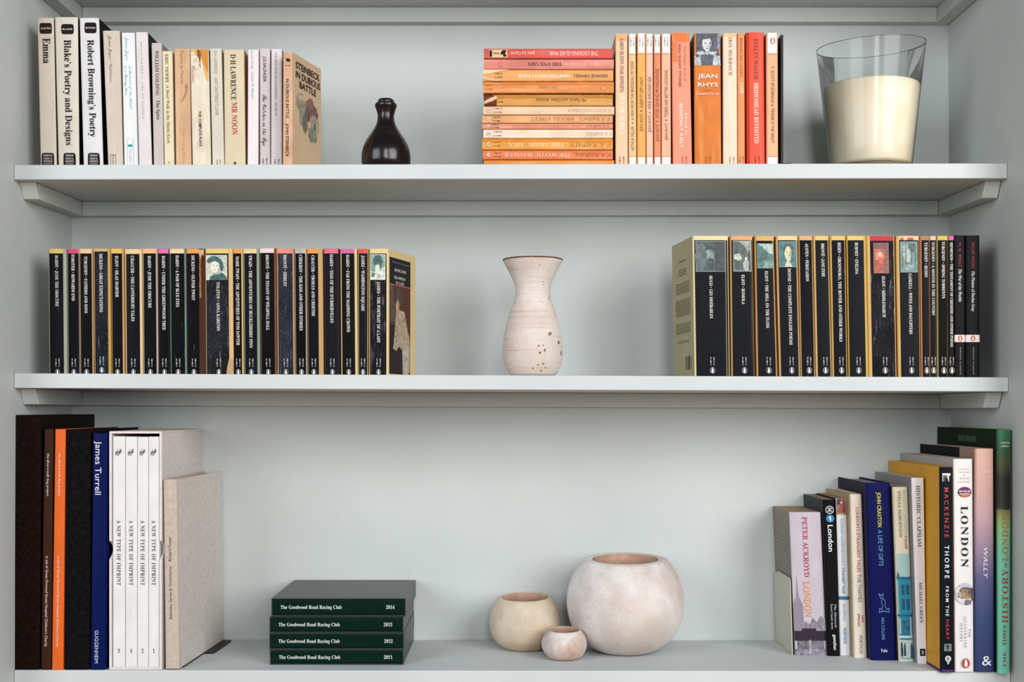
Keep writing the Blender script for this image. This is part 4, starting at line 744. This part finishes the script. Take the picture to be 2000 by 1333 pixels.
pts = [(.1, .95), (.3, .85), (.5, .95), (.45, .75), (.65, .55), (.6, .35), (.75, .2), (.95, .25), (.9, .05), (.6, .12), (.3, .1), (.1, .05), (.15, .25), (.35, .2), (.4, .4), (.3, .55), (.4, .7), (.25, .75), (.1, .95)]
b.shapes(.3, .78, 1158, 1199, [(seg(pts[k], pts[k+1], .05), HL, 'ink') for k in range(len(pts)-1)], 'drawing')
b.text('IAN COLLINS', 'N', 1207, 1250, (110, 170, 214), 6, .48); b.text('Yale', 'B', .36, .62, (225, 228, 235), 6, 1271, 'h')
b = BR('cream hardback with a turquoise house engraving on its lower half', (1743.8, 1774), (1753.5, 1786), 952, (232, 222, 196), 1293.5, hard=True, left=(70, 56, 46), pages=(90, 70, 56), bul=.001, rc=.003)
TQ = (40, 150, 180)
b.shapes(.02, .98, 1082, 1293.3, [(FULL, (176, 214, 210), 'plain'), (rect(.06, .2, .94, .78), TQ, 'plain'), (rect(.0, .0, 1, .2), (206, 220, 212), 'plain'), (rect(.02, .76, .98, .785), (28, 110, 150), 'ink'),
   ([(.02, .78), (.1, .84), (.2, .79)], (40, 90, 150), 'ink'), (rect(.3, .62, .5, .71), (24, 92, 130), 'ink'), (rect(.62, .62, .82, .71), (24, 92, 130), 'ink'), (rect(.3, .48, .5, .58), (24, 92, 130), 'ink'), (rect(.62, .48, .82, .58), (24, 92, 130), 'ink'), (rect(.0, .42, 1, .435), (20, 96, 140), 'ink'),
   (rect(.1, .26, .16, .4), (214, 232, 230), 'ink'), (rect(.82, .24, .88, .41), (214, 232, 230), 'ink'), (rect(.3, .25, .7, .38), (26, 110, 150), 'photo'), (rect(.0, .22, 1, .24), (220, 234, 230), 'ink'),
   ([(.1, .06), (.12, .17), (.2, .19), (.26, .1), (.22, .04)], (22, 62, 92), 'ink'), ([(.3, .05), (.34, .16), (.42, .18), (.46, .06)], (22, 62, 92), 'ink'), ([(.78, .03), (.78, .14), (.86, .18), (.94, .13), (.94, .03)], (24, 90, 120), 'ink'), (rect(.05, .03, .95, .035), (60, 130, 150), 'ink')], 'picture')
b.text('STELLA MARGETSON', 'B', 960, 1050, (120, 128, 124), 5.2, .38); b.text('REGENCY LONDON', 'B', 956, 1044, (196, 200, 180), 5.4, .72); b.text('Cassell', 'B', 1047, 1072, (176, 64, 50), 5, .72)
b = BR('white paperback with grey capitals and a small black square at its foot', (1780.5, 1804.5), (1788.3, 1810.5), 934, (246, 244, 248), 1297.5, left=(160, 158, 158), pages=(215, 210, 205))
b.text('HISTORIC CLAPHAM', 'B', 949, 1069, (92, 92, 104), 7, .5); b.text('MICHAEL GREEN', 'B', 1138, 1218, (92, 92, 104), 6.2, .5); b.panel(.26, .84, 1268, 1282, (20, 18, 20), 'ink', 'logo'); b.text('H', 'B', .42, .68, (235, 232, 232), 7.5, 1275, 'h')
b = BR('yellow-backed hardback with black spine and red and white capitals', (1835.5, 1860), (1837, 1864.5), 913, (16, 24, 32), 1313.5, hard=True, rc=.001, pages=(200, 190, 170), mats=(mat((16, 24, 32), 'gloss'), mat((252, 184, 40), 'plain'), mat((252, 184, 40), 'plain')))
b.panel(0, 1, 1309, 1314.5, (92, 36, 128), 'plain', 'purple_edge'); b.shapes(.0, 1, 0, 0, [(FULL, (92, 36, 128), 'plain')], 'purple_edge', v=(.0125, .0), face='left')
b.shapes(.2, .84, 925, 941, [(FULL, (225, 225, 222), 'ink'), (rect(.08, .0, .6, .75), (60, 56, 66), 'photo'), ([(.3, .3), (.6, .5), (.75, 0), (.35, 0)], (24, 24, 28), 'ink'), (rect(.82, .0, 1, .7), (16, 24, 32), 'ink')], 'picture')
b.text('MACKENZIE', 'H', 953, 1050, (206, 62, 74), 8.5, .5, sp=1.6); b.text('THORPE', 'H', 1066, 1130, (228, 230, 230), 8.5, .5, sp=1.5); b.text('FROM THE', 'H', 1146, 1204, (225, 228, 228), 6, .5, sp=1.4); b.text('HEART', 'H', 1211, 1250, (206, 56, 66), 6, .5, sp=1.3)
b.shapes(.24, .78, 1258, 1272.5, [(FULL, (120, 130, 128), 'photo'), ([(.2, .1), (.45, .5), (.3, .7), (.5, .9), (.7, .7), (.55, .45), (.85, .1), (.5, .35)], (24, 30, 34), 'ink')], 'logo')
b.shapes(.3, .74, 1281, 1298, [(ell(.5, .64, .5, .36, 18), (200, 205, 205), 'ink'), ([(.25, .4), (.75, .4), (.62, .0), (.38, .0)], (190, 195, 195), 'ink'), (ell(.5, .64, .2, .2, 10), (120, 125, 125), 'photo')], 'logo')
b = BR('white museum paperback with large black capitals and a red oval mark', (1862.5, 1899.5), (1866, 1902), 897, (234, 232, 232), 1313, left=(196, 190, 182), pages=(214, 208, 200))
for t, py, a, c in (('CATHY', 917, .25, .85), ('ROSS', 923, .3, .8), ('&', 929, .5, .6), ('JOHN', 935, .3, .8), ('CLARK', 941.5, .22, .85)): b.text(t, 'N', a, c, (190, 176, 160), 3, py, 'h')
b.shapes(.2, .92, 951.5, 972, [(ell(.5, .5, .5, .5, 22), (120, 40, 90), 'ink'), ([(.1, .35), (.3, .08), (.5, .0), (.7, .08), (.9, .35)], (226, 120, 60), 'ink'), (rect(.02, .42, .98, .62), (40, 50, 120), 'ink')], 'logo'); b.text('MUSEUM', 'H', .28, .84, (235, 232, 232), 3.4, 960, 'h'); b.text('OF LONDON', 'H', .28, .84, (235, 232, 232), 3, 965, 'h')
b.text('LONDON', 'I', 989, 1108, (30, 28, 32), 13, .52, sp=1.15) if False else b.text('LONDON', 'B', 989, 1108, (30, 28, 32), 13, .54, sp=1.25)
b.shapes(.0, 1, 1135, 1190, [(ell(.5, .55, .5, .36, 22, .1), (218, 214, 224), 'plain'), (ell(.55, .8, .34, .12, 18, .15), (200, 196, 210), 'plain'), (ell(.62, .66, .38, .12, 18, .12), (96, 78, 84), 'photo'), (rect(.3, .36, .92, .7), (206, 168, 126), 'photo'), (rect(.08, .4, .3, .6), (176, 168, 178), 'photo')]
    +[(rect(.34+k*.09, .38, .37+k*.09, .68), (120, 88, 66), 'ink') for k in range(6)]+[(ell(.92, .52, .08, .22, 12, .1), (60, 46, 52), 'photo'), (ell(.68, .24, .18, .1, 16, .12), (120, 110, 128), 'photo')], 'picture')
b.text('THE', 'N', 1228, 1244, (100, 92, 96), 4, .76, sp=1.3); b.text('ILLUSTRATED', 'N', 1205, 1266, (100, 92, 96), 4, .52, sp=1.3); b.text('HISTORY', 'N', 1217, 1254, (100, 92, 96), 4, .3, sp=1.3)
logo(b, 1295.5, 19, (196, 70, 46), (238, 234, 230), (196, 70, 46), .54)
hh = wz(877, 1.693)-shelfz('C', .6)
gw = grad('jacket_dusk', [(0, (34, 52, 104)), (.25, (50, 70, 124)), (.42, (92, 92, 140)), (.55, (160, 134, 160)), (.7, (206, 168, 172)), (.85, (228, 178, 166)), (1, (236, 188, 170))], hh)
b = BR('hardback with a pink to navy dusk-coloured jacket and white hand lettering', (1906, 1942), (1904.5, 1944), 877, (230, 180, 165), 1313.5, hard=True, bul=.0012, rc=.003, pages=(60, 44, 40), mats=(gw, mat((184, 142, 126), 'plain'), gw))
b.shapes(.27, 1, 0, 0, [(FULL, (16, 15, 18), 'plain')], 'dark_panel', v=(1, 0), face='left')
b.text('WALLY', 'O', 1071, 1131, (238, 236, 240), 8, .52, sp=1.1); b.text('&', 'S', .34, .82, (235, 236, 242), 17, 1292, 'h'); 
b.shapes(.35, .92, 918, 934, [(seg(p, q, .05), (244, 226, 220), 'ink') for p, q in (((0, .3), (.3, .7)), ((.3, .7), (.6, .1)), ((.6, .1), (1, .2)), ((.1, .9), (.6, .8)), ((.6, .8), (1, .95)), ((.3, .7), (.9, .6)))], 'drawing')
hh = wz(839.5, 1.684)-shelfz('C', .67)
gm = grad('jacket_mint', [(0, (118, 208, 184)), (.5, (118, 208, 176)), (.6, (140, 200, 130)), (.655, (150, 150, 80)), (.68, (36, 36, 34)), (.80, (26, 28, 30)), (.86, (84, 78, 36)), (.90, (40, 88, 50)), (1, (44, 128, 84))], hh)
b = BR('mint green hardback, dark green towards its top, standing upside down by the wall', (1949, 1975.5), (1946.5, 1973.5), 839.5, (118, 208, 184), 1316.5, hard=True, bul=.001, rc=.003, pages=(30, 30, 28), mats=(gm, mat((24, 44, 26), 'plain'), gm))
CO = (150, 72, 66)
b.text('THE', 'B', 1273, 1305, CO, 6, .5, 'up'); b.text('TIMES', 'B', 1222, 1262, CO, 6.5, .5, 'up'); b.text('HISTORY', 'B', 1112, 1218, (166, 80, 66), 12, .55, 'up', sp=1.15); b.text('OF', 'B', 1100, 1109, CO, 5, .6, 'up'); b.text('LONDON', 'B', 1003, 1097, (196, 120, 84), 12, .55, 'up', sp=1.15)
b.text('TIMES', 'B', .22, .8, (225, 230, 225), 3.4, 872, 'h180'); b.text('BOOKS', 'B', .2, .84, (225, 230, 225), 3.4, 865.5, 'h180')
b.text('TIMES HISTORY', 'B', .62, .32, (120, 140, 110), 11, .955, face='left')
# cream bookend standing left of the lilac book
xB = wx(1553.5, 1.807)-.0022
r = empty('bookend', (wx(1541, 1.807)-.0030, .095, shelfz('C', .4)+.0001), 'cream metal bookend plate against the lilac paperback', 'bookend'); mk = mat((214, 212, 196), 'metal')
pts = [(.014, 0), (.1265, 0), (.1265, .108), (.09, .114), (.018, .1145), (.014, .110)]; n = len(pts)
# leans with the books beside it
vs = [(x+.0086-.030*z, y, z) for x in (-.0003, .0007) for y, z in pts]
meshobj('upright_plate', vs, [tuple(range(n)), tuple(range(2*n-1, n-1, -1))]+[(k, n+k, n+(k+1) % n, (k+1) % n) for k in range(n)], [mk], r)
box('foot_plate', .0062, .0080, .014, .1265, 0, .0006, mk, r)

# ------------------------------------------------------------------ vessels
def at(px, y): return wx(px, D0+y)
# black gourd vase
m = NT('black_lacquer'); vv = m.coords((1, 1, 1), False); nn = m.noise(vv, 60, 4); k_ = m.setup(m.mixc(m.ramp(nn, [(.45, W0), (.8, W1)]), lin((14, 9, 9)), lin((36, 20, 20))), .22, .5); m.bump(nn, .25, .002)
yc = .055; dd = D0+yc; X = at(753.8, yc); Z = shelfz('A', X)+.0001
r = empty('gourd_vase', (X, yc, Z), 'glossy black gourd-shaped bottle with a knobbed neck on the top shelf', 'vase')
pr = [(45.5, 334), (46.5, 322), (47.7, 306), (45, 290), (38.5, 275), (30, 262), (22.5, 250), (18, 240), (16.4, 231), (16.4, 224), (18.8, 215), (21.2, 208), (21, 204), (18, 201.5)]
P_ = [(.024, .0)]+[(a*dd/F, max(wz(p, dd)-Z, .0012)) for a, p in pr]; P_[1] = (.029, .0015)
def wob(amp, fr, seed):
    def f(p):
        a = math.atan2(p.y, p.x); q = 1+amp*(math.sin(fr*a+seed+p.z*40)+.6*math.sin(2*a+seed*2-p.z*60)); return Vector((p.x*q, p.y*q, p.z))
    return f
lathe('body', smoothprof(P_, 5), k_, r, fn=wob(.006, 3, 1))
zt_ = wz(202, dd)-Z
lathe('stopper', smoothprof([(.0125, zt_-.001), (.0128, zt_+.002), (.0115, zt_+.0048), (.008, zt_+.006), (.004, zt_+.0058), (.0008, zt_+.0045)], 4), k_, r, seg=40, fn=wob(.03, 5, 2))
# unglazed clay vessels
def clay(name, base, hi, warm, sc=30, pit=.2, rings=False):
    m = NT(name); v = m.coords((1, 1, 1), False); n1 = m.noise(v, sc, 5, .6); n2 = m.noise(v, sc*.35, 3); n3 = m.noise(v, 420, 4, .6)
    vo = m.n('TexVoronoi'); vo.inputs['Scale'].default_value = 95; m.l.new(v, vo.inputs['Vector']); n4 = m.noise(v, 22, 2)
    k = m.mixc(m.ramp(n1, [(.38, W0), (.62, W1)]), ink(base), ink(hi)); k = m.mixc(m.ramp(n2, [(.48, W0), (.68, W1)]), k, ink(warm))
    sp = m.ramp(vo.outputs['Distance'], [(.02, W1), (.09, W0)]); gate = m.ramp(n4, [(.56, W0), (.64, (pit,)*3+(1,))]); mu = m.n('MixRGB', blend_type='MULTIPLY'); mu.inputs[0].default_value = 1; m.l.new(sp, mu.inputs[1]); m.l.new(gate, mu.inputs[2])
    k = m.mixc(mu.outputs[0], k, ink((70, 54, 48))); k = m.mixc(m.ramp(n3, [(.52, W0), (.75, (.35, .35, .35))]), k, ink(mix(warm, (120, 85, 65), .4)))
    if rings:
        v3 = m.coords((.03, .03, 1), False); n5 = m.noise(v3, 420, 3); k = m.mixc(m.ramp(n5, [(.58, W0), (.72, (.35, .35, .35))]), k, ink((176, 140, 118))); ad = m.n('Math', operation='ADD'); m.l.new(n3, ad.inputs[0]); m.l.new(n5, ad.inputs[1]); m.bump(ad.outputs[0], .4, .0012)
    else: m.bump(n3, .5, .0014)
    return m.setup(k, .85, .2)
yc = .085; dd = D0+yc; X = at(1040.5, yc); Z = shelfz('B', X)+.0001
r = empty('clay_vase', (X, yc, Z), 'pale pink unglazed vase with flared brown-edged rim on the middle shelf', 'vase')
prof = [(43, 738), (50, 725), (56.3, 710), (59, 693), (58.3, 675), (55, 650), (49, 625), (43, 605), (37.5, 590), (34.2, 575), (34.6, 562), (38, 550), (45, 535), (53, 520), (57.6, 511), (58.6, 508)]
pr = [(.021, 0)]+[(a*dd/F, max(wz(p, dd)-Z, .002)) for a, p in prof]
top = pr[-1]; inner = [(top[0]-.0018, top[1]+.0002), (top[0]-.004, top[1]-.004), (.036, top[1]-.012), (.024, top[1]-.036), (.022, top[1]-.05), (.030, top[1]-.08), (.036, top[1]-.12), (.03, top[1]-.16), (.002, top[1]-.163)]
lathe('body', smoothprof(pr, 4)+inner, clay('pink_clay', (226, 208, 198), (238, 230, 226), (220, 198, 180), 16, .9, True), r, fn=wob(.004, 2, 3))
lathe('rim', [(top[0]+.0001, top[1]-.0012), (top[0]+.0003, top[1]-.0002), (top[0]-.0004, top[1]+.0007), (top[0]-.0022, top[1]+.0005), (top[0]-.0024, top[1]-.0004)], mat((98, 62, 56), 'worn'), r, fn=wob(.004, 2, 3), cap0=False)
def radius_at(pr, z):
    for (a, za), (b_, zb_) in zip(pr, pr[1:]):
        if za <= z <= zb_ and zb_ > za: return a+(b_-a)*(z-za)/(zb_-za)
    return pr[-1][0]
PS = smoothprof(pr, 4); stains = [(1074, 655, 3.2, 4.2), (1092, 671, 2.4, 4.4), (1097, 691, 1.2, 5), (1051, 679, 1.8, 3), (1054, 692, 3.2, 2.6), (1063, 687, 2.2, 4), (1060, 678, 1.2, 2), (1049, 667, .9, .9), (1056, 666, .8, .8), (1053, 524, 1.2, .8), (1061, 554, 1, 1), (1061, 559, 1, .9), (1050, 715, 1.6, 1.6), (1060, 713, 2, 1.6), (1065, 720, 1.4, 2), (1073, 584, .7, 5), (1040, 722, 1.3, 3), (1056, 726, 2, 2)]
vs, fs = [], []
for (px, p_y, ra, rb) in stains:
    st = len(vs); a0 = random.random()*6
    for k in range(11):
        a = 2*math.pi*k/11+a0; q = random.uniform(.6, 1.15); zz = wz(p_y+rb*q*math.sin(a), dd)-Z; rr = radius_at(PS, zz)+.0004; xx = wx(px+ra*q*math.cos(a)-1040.5+CX, dd)*.965
        yy = -math.sqrt(max(rr*rr-xx*xx, 1e-9)); g = 1+.004*(math.sin(2*math.atan2(yy, xx)+3+zz*40)+.6*math.sin(2*math.atan2(yy, xx)+6-zz*60)); vs.append((xx*g, yy*g, zz))
    fs.append(tuple(range(st, st+11)))
meshobj('burn_mark', vs, fs, [mat((138, 114, 102), 'worn')], r)
def pot(name, px, yc, label, rpx, hz, prof, mt, op, thick, sd):
    dd = D0+yc; X = at(px, yc); Z = shelfz('C', X)+.0001; R = rpx*dd/F
    r = empty(name, (X, yc, Z), label, 'pot', 'round unglazed pots on the lowest shelf')
    out = [(a*R, b_*hz) for a, b_ in prof]; tr, tz = out[-1]
    lip = [(op*R+(tr-op*R)*.5, hz*1.0), (op*R*1.03, hz*.992)]
    inn = [(op*R*1.03, hz*.992), (op*R, hz*.965), (op*R*.99, hz*.90), (op*R*1.12, hz*.7), (op*R*1.15, hz*.45), (op*R*.8, hz*.2), (.001, hz*.14)]
    wf = wob(.006, 2, sd)
    def f(p): q = wf(p); return Vector((q.x, q.y, q.z+.06*q.y*max(0, p.z/hz-.4)+.012*q.x*max(0, p.z/hz-.4)))
    lathe('body', smoothprof(out, 6)+lip, mt, r, seg=96, fn=f)
    lathe('interior', smoothprof(inn, 4), clay_in, r, seg=96, fn=f, cap0=False)
    return r
clay_in = clay('inner_clay', (190, 152, 128), (206, 172, 150), (170, 126, 100), 40, .9)
ball = [(.30, 0), (.44, .012), (.62, .07), (.80, .17), (.93, .31), (.995, .48), (.985, .64), (.91, .80), (.80, .92), (.72, .985)]
cl1 = clay('white_pink_clay', (220, 206, 200), (244, 242, 241), (214, 194, 180), 13, .9)
pot('round_pot', 1221, .135, 'largest round pinkish clay pot with thick flat rim', 115, .1405, ball, cl1, .545, .3, 1)
b2 = [(.42, 0), (.58, .014), (.74, .09), (.90, .22), (.99, .42), (.995, .56), (.93, .76), (.83, .91), (.74, .985)]
pot('round_pot', 1025, .160, 'medium round sandy clay pot behind the tiny one', 70, .0785, b2, clay('sand_clay', (216, 200, 176), (232, 220, 202), (208, 180, 148), 22, .3), .64, .3, 2)
pot('round_pot', 1102, .083, 'tiny round pinkish clay bowl in front of the two larger pots', 44.5, .0425, [(.46, 0), (.62, .02), (.8, .12), (.95, .32), (1., .5), (.97, .68), (.86, .86), (.74, .98)], clay('pale_pink_clay', (214, 194, 184), (236, 226, 224), (204, 168, 146), 50, .5), .64, .3, 3)
# candle in a tapering glass
yc = .105; dd = D0+yc; X = at(1700.5, yc); Z = shelfz('A', X)+.0001
r = empty('jar_candle', (X, yc, Z), 'large half-used cream candle in a flared clear glass on the top shelf', 'candle')
zr = wz(91.5, dd)-Z; rb_, rt_ = 75.5*dd/F, 103.3*dd/F
def tilt(p): t = max(0, (p.z-.05)/(zr-.05)); return Vector((p.x, p.y, p.z+t*(.045*p.x+.075*p.y)))
g = NT('thin_glass'); nd = g.t.nodes; nd.remove(g.b)
lw = g.n('LayerWeight'); lw.inputs['Blend'].default_value = .35
tcol = g.ramp(lw.outputs['Facing'], [(0, (.96, .97, .97, 1)), (.75, (.90, .92, .92, 1)), (1, (.34, .38, .38, 1))])
tr = g.n('BsdfTransparent'); g.l.new(tcol, tr.inputs[0]); gl = g.n('BsdfGlossy'); gl.inputs['Roughness'].default_value = .13
fr_ = g.n('Fresnel'); fr_.inputs['IOR'].default_value = 1.36; mx = g.n('MixShader'); g.l.new(fr_.outputs[0], mx.inputs[0]); g.l.new(tr.outputs[0], mx.inputs[1]); g.l.new(gl.outputs[0], mx.inputs[2]); g.l.new(mx.outputs[0], nd['Material Output'].inputs[0])
zs = [0, .004, .05, .1, .14, zr]
rad = lambda z: rb_+(rt_-rb_)*z/zr
lathe('glass', [(rb_*.93, 0), (rb_, .003)]+[(rad(z), z) for z in zs[1:]], g.m, r, seg=96, fn=tilt)
gr = NT('glass_edge'); gr.setup(lin((88, 98, 98)), .1, .5); 
lathe('glass_rim', [(rt_, zr-.0003), (rt_+.0003, zr+.0003), (rt_-.0010, zr+.0003), (rt_-.0010, zr-.0003)], gr.m, r, seg=96, fn=tilt, cap0=False)
wxm = NT('wax'); v = wxm.coords((1, 1, 1), False); n1 = wxm.noise(v, 16, 4); sp = wxm.n('SeparateXYZ'); wxm.l.new(v, sp.inputs[0])
k = wxm.mixc(wxm.ramp(n1, [(.4, W0), (.68, W1)]), lin((238, 228, 206)), lin((230, 214, 186)))
wxm.setup(k, .45, .4); wxm.b.inputs['Subsurface Weight'].default_value = .25; wxm.b.inputs['Subsurface Radius'].default_value = (.01, .006, .003); wxm.b.inputs['Subsurface Scale'].default_value = .6
zw = wz(171, dd)-Z; base = .016
lathe('wax', [(rad(base)*.96, base), (rad(base+.004)-.0012, base+.003)]+[(rad(z)-.0012, z) for z in (.04, .07, .1, zw-.003)]+[(rad(zw)-.003, zw-.0005), (rad(zw)*.6, zw-.004), (.003, zw-.006), (.001, zw-.006)], wxm.m, r, seg=96, fn=lambda p: Vector((p.x, p.y, p.z+(.045*p.x*.0))))
lathe('glass_base', [(rb_*.9, .001), (rad(.008)-.001, .004), (rad(.012)-.0015, .013), (.001, .014)], mat((150, 132, 108), 'gloss'), r, seg=64)
lathe('wick', [(.0009, zw-.006), (.0009, zw+.002), (.0004, zw+.003)], mat((40, 34, 30), 'worn'), r, seg=10)
